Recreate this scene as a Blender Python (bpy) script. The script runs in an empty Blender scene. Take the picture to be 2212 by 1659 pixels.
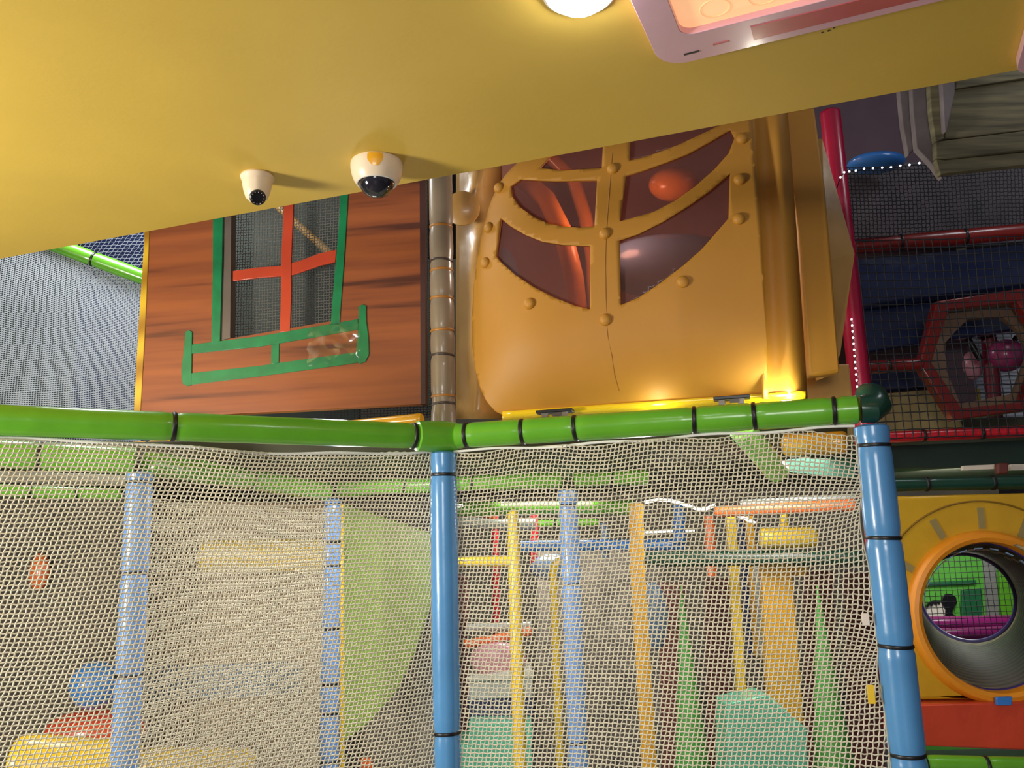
import bpy, bmesh, math, random
import numpy as np
from mathutils import Vector as V, Matrix, noise
random.seed(7)
sc = bpy.context.scene
COL = sc.collection
# ------------------------------------------------------------------ camera
W, H, F = 2212.0, 1659.0, 1850.0
CAM = V((0, 0, 1.5))
pit, rol = math.radians(11.2), math.radians(1.64)
fw = V((0, math.cos(pit), math.sin(pit)))
up0 = V((0, -math.sin(pit), math.cos(pit))); rt0 = V((1, 0, 0))
UP = up0*math.cos(rol) + rt0*math.sin(rol)
RT = rt0*math.cos(rol) - up0*math.sin(rol)
cd = bpy.data.cameras.new('camera'); co = bpy.data.objects.new('camera', cd); COL.objects.link(co)
m = Matrix((RT, UP, -fw)).transposed().to_4x4(); m.translation = CAM
co.matrix_world = m
cd.sensor_width = 36; cd.lens = F/W*36; cd.clip_start = .02; cd.clip_end = 100
sc.camera = co

def ray(px, py): return fw + RT*((px-W/2)/F) - UP*((py-H/2)/F)
def P(px, py, Y):
    d = ray(px, py); return CAM + d*(Y/d.y)
def PZ(px, py, z):
    d = ray(px, py); return CAM + d*((z-CAM.z)/d.z)
def PP(px, py, O, N):
    d = ray(px, py); return CAM + d*((O-CAM).dot(N)/d.dot(N))
def proj(p):
    q = p-CAM; z = q.dot(fw)
    return W/2+F*q.dot(RT)/z, H/2-F*q.dot(UP)/z
def lerp(a, b, t): return a+(b-a)*t

# ------------------------------------------------------------------ materials
def lin(c): return tuple(((x/255)/12.92 if x/255 <= .04045 else ((x/255+.055)/1.055)**2.4) for x in c)
def mat(name, rgb, rough=.45, coat=0., var=.12, scale=6., bump=0., bscale=30., spec=.5, metal=0., trans=0.):
    m = bpy.data.materials.new(name); m.use_nodes = True
    nt = m.node_tree; b = nt.nodes['Principled BSDF']
    c = lin(rgb)
    b.inputs['Roughness'].default_value = rough; b.inputs['Metallic'].default_value = metal
    b.inputs['Coat Weight'].default_value = coat; b.inputs['Coat Roughness'].default_value = .12
    b.inputs['Specular IOR Level'].default_value = spec
    tc = nt.nodes.new('ShaderNodeTexCoord')
    nz = nt.nodes.new('ShaderNodeTexNoise'); nz.inputs['Scale'].default_value = scale; nz.inputs['Detail'].default_value = 5
    nt.links.new(tc.outputs['Object'], nz.inputs['Vector'])
    r = nt.nodes.new('ShaderNodeValToRGB')
    r.color_ramp.elements[0].position = .3; r.color_ramp.elements[1].position = .7
    r.color_ramp.elements[0].color = (*[x*(1-var) for x in c], 1)
    r.color_ramp.elements[1].color = (*[min(1, x*(1+var)) for x in c], 1)
    nt.links.new(nz.outputs['Fac'], r.inputs['Fac']); nt.links.new(r.outputs['Color'], b.inputs['Base Color'])
    if bump:
        n2 = nt.nodes.new('ShaderNodeTexNoise'); n2.inputs['Scale'].default_value = bscale; n2.inputs['Detail'].default_value = 4
        nt.links.new(tc.outputs['Object'], n2.inputs['Vector'])
        bp = nt.nodes.new('ShaderNodeBump'); bp.inputs['Strength'].default_value = bump; bp.inputs['Distance'].default_value = .02
        nt.links.new(n2.outputs['Fac'], bp.inputs['Height']); nt.links.new(bp.outputs['Normal'], b.inputs['Normal'])
    return m
def emit(name, rgb, s):
    m = bpy.data.materials.new(name); m.use_nodes = True
    b = m.node_tree.nodes['Principled BSDF']
    b.inputs['Base Color'].default_value = (*lin(rgb), 1)
    b.inputs['Emission Color'].default_value = (*lin(rgb), 1); b.inputs['Emission Strength'].default_value = s
    return m
def vinyl(name, rgb, **k):
    d = dict(rough=.28, coat=.35, bump=.12, bscale=9., var=.08); d.update(k); return mat(name, rgb, **d)
def stripes(name, c1, c2, scale, axis_vec, rough=.6, distort=1.5, c3=None):
    m = bpy.data.materials.new(name); m.use_nodes = True
    nt = m.node_tree; b = nt.nodes['Principled BSDF']; b.inputs['Roughness'].default_value = rough
    tc = nt.nodes.new('ShaderNodeTexCoord'); mp = nt.nodes.new('ShaderNodeMapping')
    mp.inputs['Rotation'].default_value = axis_vec
    nt.links.new(tc.outputs['Object'], mp.inputs['Vector'])
    wv = nt.nodes.new('ShaderNodeTexWave'); wv.bands_direction = 'Z'; wv.inputs['Scale'].default_value = scale
    wv.inputs['Distortion'].default_value = distort; wv.inputs['Detail'].default_value = 3
    nt.links.new(mp.outputs['Vector'], wv.inputs['Vector'])
    r = nt.nodes.new('ShaderNodeValToRGB')
    r.color_ramp.elements[0].color = (*lin(c1), 1); r.color_ramp.elements[1].color = (*lin(c2), 1)
    if c3:
        e = r.color_ramp.elements.new(.5); e.color = (*lin(c3), 1)
    nt.links.new(wv.outputs['Fac'], r.inputs['Fac']); nt.links.new(r.outputs['Color'], b.inputs['Base Color'])
    return m
def tint_glass(name, rgb, alpha):
    m = bpy.data.materials.new(name); m.use_nodes = True
    nt = m.node_tree; nt.nodes.clear()
    o = nt.nodes.new('ShaderNodeOutputMaterial'); mx = nt.nodes.new('ShaderNodeMixShader')
    t = nt.nodes.new('ShaderNodeBsdfTransparent'); t.inputs['Color'].default_value = (*lin(rgb), 1)
    d = nt.nodes.new('ShaderNodeBsdfPrincipled'); d.inputs['Base Color'].default_value = (*lin((132, 100, 96)), 1)
    d.inputs['Roughness'].default_value = .2
    mx.inputs['Fac'].default_value = alpha
    nt.links.new(t.outputs[0], mx.inputs[1]); nt.links.new(d.outputs[0], mx.inputs[2]); nt.links.new(mx.outputs[0], o.inputs[0])
    return m

M = {}
M['soffit'] = mat('yellow ceiling paint', (212, 176, 74), rough=.62, var=.05, scale=2.2, bump=.025, bscale=60)
M['green'] = vinyl('lime green vinyl', (98, 170, 40))
M['dkgreen'] = vinyl('dark green vinyl', (22, 62, 48))
M['blue'] = vinyl('sky blue vinyl', (84, 146, 204))
M['blueback'] = vinyl('pale blue vinyl', (108, 152, 222))
M['royal'] = vinyl('royal blue vinyl', (60, 128, 214))
M['navy'] = vinyl('navy vinyl', (34, 46, 86), bump=.4)
M['yellow'] = vinyl('yellow vinyl', (236, 196, 40))
M['amber'] = vinyl('amber yellow vinyl', (232, 168, 36))
M['tan'] = mat('tan plastic', (186, 142, 78), rough=.35, coat=.2, var=.1, bump=.25, bscale=7)
M['orange'] = vinyl('orange vinyl', (240, 110, 50))
M['red'] = vinyl('red vinyl', (188, 26, 40))
M['dkred'] = vinyl('shaded red vinyl', (120, 28, 24))  # red with the shade on the right side put into the colour
M['crimson'] = vinyl('crimson vinyl', (176, 20, 62))
M['purple'] = vinyl('purple vinyl', (120, 26, 92))
M['turq'] = vinyl('turquoise foam', (92, 196, 160))
M['white'] = mat('white plastic', (226, 216, 204), rough=.35, var=.05)
M['cream'] = mat('yellowed plastic', (232, 212, 184), rough=.35, var=.06)
M['black'] = mat('black plastic', (16, 15, 20), rough=.35, var=.1)
M['tie'] = mat('black cable tie', (18, 17, 20), rough=.4)
M['brtie'] = mat('amber cable tie', (178, 116, 40), rough=.4)
M['gtie'] = mat('brown cable tie', (70, 56, 48), rough=.4)
M['greypost'] = vinyl('grey brown vinyl', (140, 122, 100), rough=.35)
def netcord(name, rgb, tr=.35):
    m = mat(name, rgb, rough=.75, var=.05); nt = m.node_tree
    out = [n for n in nt.nodes if n.type == 'OUTPUT_MATERIAL'][0]; b = nt.nodes['Principled BSDF']
    t = nt.nodes.new('ShaderNodeBsdfTranslucent'); t.inputs['Color'].default_value = (*lin(rgb), 1)
    x = nt.nodes.new('ShaderNodeMixShader'); x.inputs['Fac'].default_value = tr
    nt.links.new(b.outputs[0], x.inputs[1]); nt.links.new(t.outputs[0], x.inputs[2]); nt.links.new(x.outputs[0], out.inputs[0]); return m
M['net'] = netcord('off white net cord', (236, 230, 212))
M['netgrey'] = netcord('grey white net cord', (206, 212, 220))
M['netblack'] = mat('black net cord', (22, 22, 30), rough=.7)
M['rope'] = mat('white rope', (236, 236, 230), rough=.6)
M['grey'] = mat('grey mat', (132, 132, 128), rough=.5)
M['silver'] = vinyl('silver grey vinyl', (176, 182, 180))
M['olive'] = mat('dark olive board', (62, 62, 44), rough=.7)
M['floor'] = mat('grey blue floor', (96, 96, 104), rough=.5)
M['dark'] = mat('dark hall paint', (46, 42, 52), rough=.8)
M['hood'] = mat('amber moulded plastic', (190, 132, 42), rough=.55, coat=.0, var=.05, scale=3)
M['hoodlit'] = mat('lit hood plastic', (240, 196, 28), rough=.25, coat=.5, var=.05)  # hood plastic as lit from below, the light put into the colour
M['pane'] = tint_glass('tinted window', (215, 180, 170), .30)
M['printgreen'] = mat('printed green', (18, 128, 76), rough=.35, coat=.3, var=.18, scale=14)
M['printred'] = mat('printed red', (206, 72, 40), rough=.35, coat=.3, var=.1)
M['reveal'] = mat('grey window reveal', (112, 98, 88), rough=.4, coat=.3)
M['pinkframe'] = mat('pink plastic frame', (226, 176, 190), rough=.3, coat=.4, var=.06)
M['pinkband'] = mat('dusky pink band', (196, 96, 96), rough=.35, coat=.3, var=.2, scale=4)
M['planks'] = mat('printed planks', (172, 86, 48), rough=.38, var=.0)
nt = M['planks'].node_tree
mp = nt.nodes.new('ShaderNodeMapping'); mp.inputs['Rotation'].default_value = (0, math.radians(7), 0); mp.inputs['Scale'].default_value = (.7, .7, 13)
tcn = [n for n in nt.nodes if n.type == 'TEX_COORD'][0]; nzn = [n for n in nt.nodes if n.type == 'TEX_NOISE'][0]; rmp = [n for n in nt.nodes if n.type == 'VALTORGB'][0]
nt.links.new(tcn.outputs['Object'], mp.inputs['Vector']); nt.links.new(mp.outputs['Vector'], nzn.inputs['Vector'])
nzn.inputs['Scale'].default_value = 1.3; nzn.inputs['Detail'].default_value = 3
rmp.color_ramp.elements[0].position = .30; rmp.color_ramp.elements[1].position = .62
rmp.color_ramp.elements[0].color = (*lin((92, 48, 32)), 1); rmp.color_ramp.elements[1].color = (*lin((168, 92, 48)), 1)
e_ = rmp.color_ramp.elements.new(.42); e_.color = (*lin((146, 78, 44)), 1)
M['woodedge'] = stripes('yellow wood edge', (176, 124, 30), (236, 190, 50), 1.5, (0, math.radians(20), 0), rough=.4, distort=2)
M['timber'] = mat('weathered timber', (112, 104, 78), rough=.85, var=.0)
nt = M['timber'].node_tree
mp = nt.nodes.new('ShaderNodeMapping'); mp.inputs['Rotation'].default_value = (0, math.radians(7), 0); mp.inputs['Scale'].default_value = (1, 1, 16)
tcn = [n for n in nt.nodes if n.type == 'TEX_COORD'][0]; nzn = [n for n in nt.nodes if n.type == 'TEX_NOISE'][0]; rmp = [n for n in nt.nodes if n.type == 'VALTORGB'][0]
nt.links.new(tcn.outputs['Object'], mp.inputs['Vector']); nt.links.new(mp.outputs['Vector'], nzn.inputs['Vector'])
nzn.inputs['Scale'].default_value = 3; rmp.color_ramp.elements[0].color = (*lin((74, 68, 52)), 1); rmp.color_ramp.elements[1].color = (*lin((124, 116, 86)), 1)
M['timber2'] = mat('grey timber', (112, 102, 104), rough=.8, var=.2, scale=12)
M['lampglow'] = emit('lamp glow', (236, 236, 255), 75)
M['led'] = emit('led bulb glow', (250, 244, 255), 14)
M['tubeglow'] = emit('led tube glow', (250, 250, 232), 9)
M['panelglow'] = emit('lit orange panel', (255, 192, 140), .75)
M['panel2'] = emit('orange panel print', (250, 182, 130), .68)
M['glassdark'] = mat('smoked dome', (34, 32, 42), rough=.08, coat=.6)
M['plaster'] = mat('pale wall', (150, 140, 124), rough=.8, var=.15, scale=2)
M['mural'] = mat('mottled mural', (78, 70, 60), rough=.7, var=.5, scale=5)
M['rock'] = mat('mottled rock print', (120, 112, 104), rough=.7, var=.55, scale=9)
M['maroon'] = mat('maroon slats', (104, 52, 46), rough=.6, var=.3, scale=6)
M['leaf'] = mat('leaf green', (70, 150, 60), rough=.5)
M['playgreen'] = mat('play wall green', (90, 172, 60), rough=.5, var=.1)
M['playgreen2'] = mat('dark play green', (26, 100, 58), rough=.5)
M['slidegreen'] = vinyl('slide green', (126, 160, 60))
M['panelyellow'] = vinyl('yellow padded panel', (206, 160, 30), bump=.2)
M['ring'] = mat('orange ring plastic', (232, 146, 32), rough=.4, var=.05)
M['tunnel'] = stripes('tunnel ribs', (92, 80, 56), (168, 150, 108), 9, (math.radians(90), 0, 0), rough=.5, distort=.4)
M['pinkball'] = vinyl('pink ball', (168, 60, 112))
M['pad_red'] = vinyl('red orange mat', (206, 70, 44), bump=.5, bscale=6)
M['tape'] = mat('grey tape', (150, 134, 84), rough=.5)
M['line'] = mat('printed line', (138, 104, 20), rough=.5)
M['pinkmat'] = vinyl('pink foam', (214, 150, 166))
M['whitemat'] = vinyl('white foam', (214, 214, 204))
M['bluedull'] = vinyl('dusty blue', (104, 132, 168))

# ------------------------------------------------------------------ geometry helpers
class G:
    def __init__(s): s.v = []; s.f = []
    def add(s, vs, fs):
        o = len(s.v); s.v += [V(x) for x in vs]; s.f += [tuple(i+o for i in f) for f in fs]; return s
    def tube(s, path, r, n=20, caps=True):
        path = [V(p) for p in path]; k = len(path)
        rs = r if isinstance(r, (list, tuple)) else [r]*k
        vs = []; t0 = (path[1]-path[0]).normalized()
        ref = V((0, 0, 1)) if abs(t0.z) < .9 else V((0, 1, 0))
        a = t0.cross(ref).normalized()
        for i, p in enumerate(path):
            t = (path[min(i+1, k-1)]-path[max(i-1, 0)]).normalized()
            a = (a-t*a.dot(t)).normalized(); b = t.cross(a)
            for j in range(n):
                an = 2*math.pi*j/n
                vs.append(p+(a*math.cos(an)+b*math.sin(an))*rs[i])
        fs = []
        for i in range(k-1):
            for j in range(n):
                j2 = (j+1) % n
                fs.append((i*n+j, i*n+j2, (i+1)*n+j2, (i+1)*n+j))
        if caps:
            fs.append(tuple(range(n-1, -1, -1))); fs.append(tuple((k-1)*n+j for j in range(n)))
        return s.add(vs, fs)
    def ring(s, c, axis, R, r, n=32, mseg=8, flat=1.):
        axis = axis.normalized(); ref = V((0, 0, 1)) if abs(axis.z) < .9 else V((1, 0, 0))
        a = axis.cross(ref).normalized(); b = axis.cross(a); vs = []; fs = []
        for i in range(n):
            t = 2*math.pi*i/n; rad = a*math.cos(t)+b*math.sin(t)
            for j in range(mseg):
                q = 2*math.pi*j/mseg
                vs.append(c+rad*(R+r*math.cos(q))+axis*(r*flat*math.sin(q)))
        for i in range(n):
            for j in range(mseg):
                fs.append((i*mseg+j, ((i+1) % n)*mseg+j, ((i+1) % n)*mseg+(j+1) % mseg, i*mseg+(j+1) % mseg))
        return s.add(vs, fs)
    def lathe(s, prof, O, axis, n=36, closed=False):
        axis = axis.normalized(); ref = V((0, 0, 1)) if abs(axis.z) < .9 else V((1, 0, 0))
        a = axis.cross(ref).normalized(); b = axis.cross(a); vs = []; fs = []
        for (r, h) in prof:
            for j in range(n):
                t = 2*math.pi*j/n
                vs.append(O+axis*h+(a*math.cos(t)+b*math.sin(t))*max(r, 1e-5))
        for i in range(len(prof)-1):
            for j in range(n):
                fs.append((i*n+j, i*n+(j+1) % n, (i+1)*n+(j+1) % n, (i+1)*n+j))
        if closed:
            i = len(prof)-1
            for j in range(n): fs.append((i*n+j, i*n+(j+1) % n, (j+1) % n, j))
        else:
            fs.append(tuple(range(n-1, -1, -1))); fs.append(tuple((len(prof)-1)*n+j for j in range(n)))
        return s.add(vs, fs)
    def ball(s, c, r, n=24, mseg=14, sq=(1, 1, 1)):
        vs = []; fs = []
        for i in range(mseg+1):
            th = math.pi*i/mseg
            for j in range(n):
                ph = 2*math.pi*j/n
                vs.append(c+V((r*sq[0]*math.sin(th)*math.cos(ph), r*sq[1]*math.sin(th)*math.sin(ph), r*sq[2]*math.cos(th))))
        for i in range(mseg):
            for j in range(n):
                fs.append((i*n+j, (i+1)*n+j, (i+1)*n+(j+1) % n, i*n+(j+1) % n))
        return s.add(vs, fs)
    def prism(s, pts, ext, holes=()):
        """pts: planar 3-D loop, ext: extrusion vector, holes: inner loops"""
        from mathutils.geometry import tessellate_polygon
        loops = [list(map(V, pts))]+[list(map(V, h)) for h in holes]
        tris = tessellate_polygon(loops)
        flat = [p for l in loops for p in l]; n = len(flat); ext = V(ext)
        vs = flat+[p+ext for p in flat]
        fs = [tuple(t) for t in tris]+[tuple(n+i for i in reversed(t)) for t in tris]
        o = 0
        for l in loops:
            k = len(l)
            for i in range(k):
                j = (i+1) % k
                fs.append((o+i, o+j, n+o+j, n+o+i))
            o += k
        return s.add(vs, fs)
    def box(s, c, ax, ay, az):
        c = V(c); vs = [c+ax*i+ay*j+az*k for i in (-1, 1) for j in (-1, 1) for k in (-1, 1)]
        return s.add(vs, [(0, 1, 3, 2), (4, 6, 7, 5), (0, 4, 5, 1), (2, 3, 7, 6), (0, 2, 6, 4), (1, 5, 7, 3)])

def obj(name, g, mt, parent=None, smooth=True, bevel=0., angle=35):
    off = V((0, 0, 0)); q = parent
    while q is not None: off += q.location; q = q.parent
    if parent is None:                                     # a thing of one mesh: its origin at its base
        xs = [p.x for p in g.v]; ys = [p.y for p in g.v]; zs = [p.z for p in g.v]
        off = V(((min(xs)+max(xs))/2, (min(ys)+max(ys))/2, min(zs)))
    me = bpy.data.meshes.new(name); me.from_pydata([tuple(p-off) for p in g.v], [], g.f); me.materials.append(mt)
    bm = bmesh.new(); bm.from_mesh(me); bmesh.ops.recalc_face_normals(bm, faces=bm.faces); bm.to_mesh(me); bm.free()
    if smooth:
        me.polygons.foreach_set('use_smooth', [True]*len(me.polygons))
        try: me.set_sharp_from_angle(angle=math.radians(angle))
        except Exception: pass
    o = bpy.data.objects.new(name, me); COL.objects.link(o)
    if parent is None: o.location = off
    else: o.parent = parent
    if bevel:
        b = o.modifiers.new('bevel', 'BEVEL'); b.width = bevel; b.segments = 3; b.limit_method = 'ANGLE'; b.angle_limit = math.radians(40)
    return o
def tag(o, label, cat, group=None, kind=None):
    o['label'] = label; o['category'] = cat
    if group: o['group'] = group
    if kind: o['kind'] = kind
    return o
def thing(name, label, cat, loc, group=None):
    o = bpy.data.objects.new(name, None); COL.objects.link(o); o.location = V(loc); o.empty_display_size = .05
    return tag(o, label, cat, group)
def struct(name, g, mt, **k):
    o = obj(name, g, mt, smooth=False, **k); o['kind'] = 'structure'; return o

def tpar(p0, p1, val, ax):
    """parameter along the segment whose projection has pixel coordinate val on axis ax"""
    best = min(range(401), key=lambda i: abs(proj(lerp(p0, p1, i/400))[ax]-val)); return best/400
def padded(name, label, cat, p0, p1, r, mt, ties=(), tiemat=None, group=None, sag=0., seed=1, n=24, tier=.0045):
    """padded pipe from p0 (base) to p1 with cable ties at parameters ties"""
    p0, p1 = V(p0), V(p1); L = (p1-p0).length; ax = (p1-p0).normalized()
    root = thing(name, label, cat, p0, group)
    k = max(16, int(L/.018)); path = []; rs = []
    rnd = random.Random(seed)
    for i in range(k+1):
        t = i/k; d = min([abs(t-x)*L for x in ties]+[9])
        rr = r*(1-.10*math.exp(-(d/.016)**2))*(1+.012*noise.noise(V((t*L*9, seed, 0))))
        path.append(lerp(p0, p1, t)-V((0, 0, sag*4*t*(1-t)))); rs.append(rr)
    e = r*.35
    path = [path[0]]+path+[path[-1]]; rs = [rs[0]*.8]+rs+[rs[-1]*.8]
    path[1] = path[1]+ax*.008; path[-2] = path[-2]-ax*.008
    obj('pad', G().tube(path, rs, n), mt, root, angle=50)
    for x in ties:
        c = lerp(p0, p1, x)-V((0, 0, sag*4*x*(1-x)))
        t = ax+V((rnd.uniform(-.05, .05), rnd.uniform(-.05, .05), rnd.uniform(-.05, .05)))
        g = G().ring(c, t, r*.935, tier, 28, 8, 1.5)
        obj('cable_tie', g, (tiemat[ties.index(x)] if isinstance(tiemat, list) else tiemat) or M['tie'], root)
    return root
def rod(name, label, cat, path, r, mt, group=None, n=16):
    return tag(obj(name, G().tube(path, r, n), mt), label, cat, group)
DECKZ = None
def on_deck(name, label, cat, x0, x1, ytop, Y, th, mt, z0=None):
    a, b = P(x0, ytop, Y), P(x1, ytop, Y); z0 = ZR+.0905 if z0 is None else z0
    g = G().prism([V((a.x, Y, z0)), V((b.x, Y, z0)), V((b.x, Y, b.z)), V((a.x, Y, a.z))], V((0, th, 0)))
    return tag(obj(name, g, mt), label, cat)
def slab(name, label, cat, pxs, Y, th, mt, group=None, bevel=.008):
    """an upright board: outline in a frontal plane at distance Y, th thick"""
    g = G().prism([P(x, y, Y) for x, y in pxs], V((0, th, 0)))
    return tag(obj(name, g, mt, smooth=True, bevel=bevel), label, cat, group)

def net_mesh(name, O, A, B, U, Vl, pu, pv, hw, mt, slant=0., wave=.012, seed=0, zig=.1, warp=None, parent=None):
    """knitted net on the rectangle O + u A + v B"""
    O, A, B = np.array(O), np.array(A), np.array(B); N = np.cross(A, B); N /= np.linalg.norm(N)
    nu, nv = int(U/pu), int(Vl/pv)
    def surf(u, v):
        w = wave*(np.sin(u*3.1+seed)*np.cos(v*2.3+seed*1.7)+.5*np.sin(u*7.3+v*4.1+seed*2.1)+.35*np.sin(u*17+seed)*np.exp(-v*6))
        du = .3*wave*np.sin(v*9+u*3+seed); dv = .35*wave*np.sin(u*8+v*5+seed*.7)
        if warp is not None:
            a, b = warp(u, v, U, Vl); du = du+a; dv = dv+b
        uu = np.clip(u+du, 0, U); vv = np.clip(v+dv, 0, Vl)
        return O+uu[..., None]*A+vv[..., None]*B+w[..., None]*N
    VS = []; FS = []; base = 0
    def strands(pts, perp):      # pts (S, K, 3)
        nonlocal base
        S, K, _ = pts.shape
        cs = np.stack([pts+perp*hw, pts+N*hw*.6, pts-perp*hw, pts-N*hw*.6], axis=2)   # S,K,4,3
        VS.append(cs.reshape(-1, 3))
        idx = base+np.arange(S*K*4).reshape(S, K, 4)
        for j in range(4):
            j2 = (j+1) % 4
            FS.append(np.stack([idx[:, :-1, j], idx[:, :-1, j2], idx[:, 1:, j2], idx[:, 1:, j]], axis=-1).reshape(-1, 4))
        base += S*K*4
    iu = np.arange(nu+1); iv = np.arange(nv+1)
    uu, vv = np.meshgrid(iu*U/nu, iv*Vl/nv, indexing='ij')
    z = zig*pv*np.where((iu[:, None]+iv[None, :]) % 2 == 0, 1, -1)
    rows = surf(uu, vv+z).transpose(1, 0, 2)
    strands(rows, B)
    sh = slant*pu
    extra = int(abs(slant)*nv)+1 if slant else 0
    us = (np.arange(0, nu+extra+1)-(extra if slant < 0 else 0))*U/nu
    u2 = us[:, None]-sh*iv[None, :]
    v2 = np.broadcast_to(iv*Vl/nv, u2.shape)
    if slant:
        # keep each column inside the rectangle, running from edge to edge
        u2 = np.clip(u2, 0, U)
    z2 = zig*pu*np.where((np.arange(len(us))[:, None]+iv[None, :]) % 2 == 0, 1, -1)
    strands(surf(np.clip(u2+z2*((u2 > 0) & (u2 < U)), 0, U), v2), A)
    vs = np.concatenate(VS); fs = np.concatenate(FS)
    off = V((float(vs[:, 0].mean()), float(vs[:, 1].mean()), float(vs[:, 2].min())))
    if parent is not None: off = V(parent.location)
    vs = vs-np.array(off)
    me = bpy.data.meshes.new(name)
    me.vertices.add(len(vs)); me.vertices.foreach_set('co', vs.astype(np.float32).ravel())
    me.loops.add(len(fs)*4); me.loops.foreach_set('vertex_index', fs.astype(np.int32).ravel())
    me.polygons.add(len(fs)); me.polygons.foreach_set('loop_start', (np.arange(len(fs))*4).astype(np.int32))
    me.update(calc_edges=True); me.validate(); me.materials.append(mt)
    me.polygons.foreach_set('use_smooth', [True]*len(me.polygons))
    o = bpy.data.objects.new(name, me); COL.objects.link(o)
    if parent is not None: o.parent = parent
    else: o.location = off
    return o

Z = V((0, 0, 1))
# ================================================================== SETTING
HS = 2.75
e0, e1 = PZ(0, 560, HS), PZ(2212, 150, HS)
ed = (e1-e0).normalized(); en = V((-ed.y, ed.x, 0));
if en.y > 0: en = -en                                  # towards the camera
a, b = e0-ed*1.6, e1+ed*1.6
g = G().prism([a, b, b+en*4.2, a+en*4.2], V((0, 0, .22)))
ceiling = struct('ceiling', g, M['soffit'], bevel=.006)
FL = -.0
struct('floor', G().box(V((0, 4, -.05)), V((7, 0, 0)), V((0, 7.5, 0)), V((0, 0, .05))), M['floor'])
struct('wall_back', G().box(V((0, 9.6, 2.5)), V((7, 0, 0)), V((0, .06, 0)), V((0, 0, 2.5))), M['plaster'])
struct('wall_left', G().box(V((-5.2, 5.8, 2.5)), V((.06, 0, 0)), V((0, 3.8, 0)), V((0, 0, 2.5))), M['mural'])
struct('wall_right', G().box(V((5.4, 5.8, 2.5)), V((.06, 0, 0)), V((0, 3.8, 0)), V((0, 0, 2.5))), M['dark'])
struct('ceiling', G().box(V((0, 6.4, 4.95)), V((5.4, 0, 0)), V((0, 3.3, 0)), V((0, 0, .05))), M['dark'])

# ------------------------------------------------------------------ ceiling lamp
lc = PZ(1252, -22, HS)
lamp = thing('round_lamp', 'bright round white lamp glowing on the yellow ceiling at the top of the photo', 'lamp', lc)
prof = [(.066, -.012), (.085, -.012), (.09, -.004), (.09, 0.0)]
obj('trim_ring', G().lathe([(.058, -.010), (.078, -.014), (.085, -.008), (.086, 0.), (.058, 0.)], lc, Z, 36, True), M['white'], lamp)
obj('diffuser', G().lathe([(.002, -.05), (.03, -.047), (.05, -.036), (.06, -.02), (.062, -.009)], lc, Z), M['lampglow'], lamp)

# ------------------------------------------------------------------ framed light panels in the ceiling
def rrect(c, a, b, w, h, r, n=8):
    pts = []
    for (sx, sy, st) in ((r, r, 180), (w-r, r, 270), (w-r, h-r, 0), (r, h-r, 90)):
        for i in range(n+1):
            t = math.radians(st+90*i/n)
            pts.append(c+a*(sx+r*math.cos(t))+b*(sy+r*math.sin(t)))
    return pts
def light_panel(corner, a, b, w, h, label, fr, fb, rr=.075):
    root = thing('framed_light_panel', label, 'light panel', corner+a*w/2+b*h/2)
    out = rrect(corner, a, b, w, h, rr); inn = rrect(corner+a*fr+b*fb, a, b, w-2*fr, h-2*fb, rr*.45)
    out = [p-Z*.001 for p in out]; inn = [p-Z*.001 for p in inn]
    obj('frame', G().prism(out, V((0, 0, -.026)), [inn]), M['pinkframe'], root, bevel=.006)
    # dusky band printed along the front strip of the frame
    p = corner+a*w*.3+b*fb*.25-Z*.0262
    obj('band', G().prism([p, p+a*w*.68, p+a*w*.62+b*fb*.5, p+b*fb*.5], V((0, 0, -.003))), M['pinkband'], root)
    for k in range(2):
        q = corner+a*(.085+.075*k)+b*(.040+.012*k)-Z*.027
        obj('staple', G().box(q, a*.019, b*.0028, Z*.0018), M['pinkband'] if k else M['black'], root)
    c2 = rrect(corner+a*fr*.9+b*fb*.9, a, b, w-1.8*fr, h-1.8*fb, rr*.5)
    pl = obj('glowing_panel', G().prism([x-Z*.004 for x in c2], V((0, 0, -.006))), M['panelglow'], root, smooth=False)
    gg = G()
    for k in range(5):
        cc = corner+a*(fr+.09+.11*k)+b*(fb+.055+.0*k)-Z*.0102
        gg.ring(cc, Z, .034, .0022, 24, 5)
        gg.ring(cc+b*.075, Z, .026, .0022, 24, 5)
    obj('scroll_pattern', gg, M['panel2'], root)
    return root
c0 = PZ(1428, 128, HS)
A1 = (PZ(1990, -10, HS)-PZ(1450, 123, HS)).normalized(); B1 = V((A1.y, -A1.x, 0))
if B1.y > 0: B1 = -B1
c1 = PZ(2186, 152, HS)
light_panel(c0, A1, B1, (c1-c0).dot(A1)-.07, .7, 'glowing orange panel in a pink rounded frame on the yellow ceiling near the lamp', .078, .118)
light_panel(c1, A1, B1, .8, .6, 'purple pink frame corner on the ceiling at the right edge of the photo', .078, .118)
gs = G()
for (x, y, r) in ((1776, 70, .003), (1790, 66, .0035), (1801, 60, .0022)):
    gs.lathe([(r, -.0012), (r, 0)], PZ(x, y, HS), Z, 10)
obj('ceiling_mark', gs, M['gtie'], ceiling)

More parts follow.
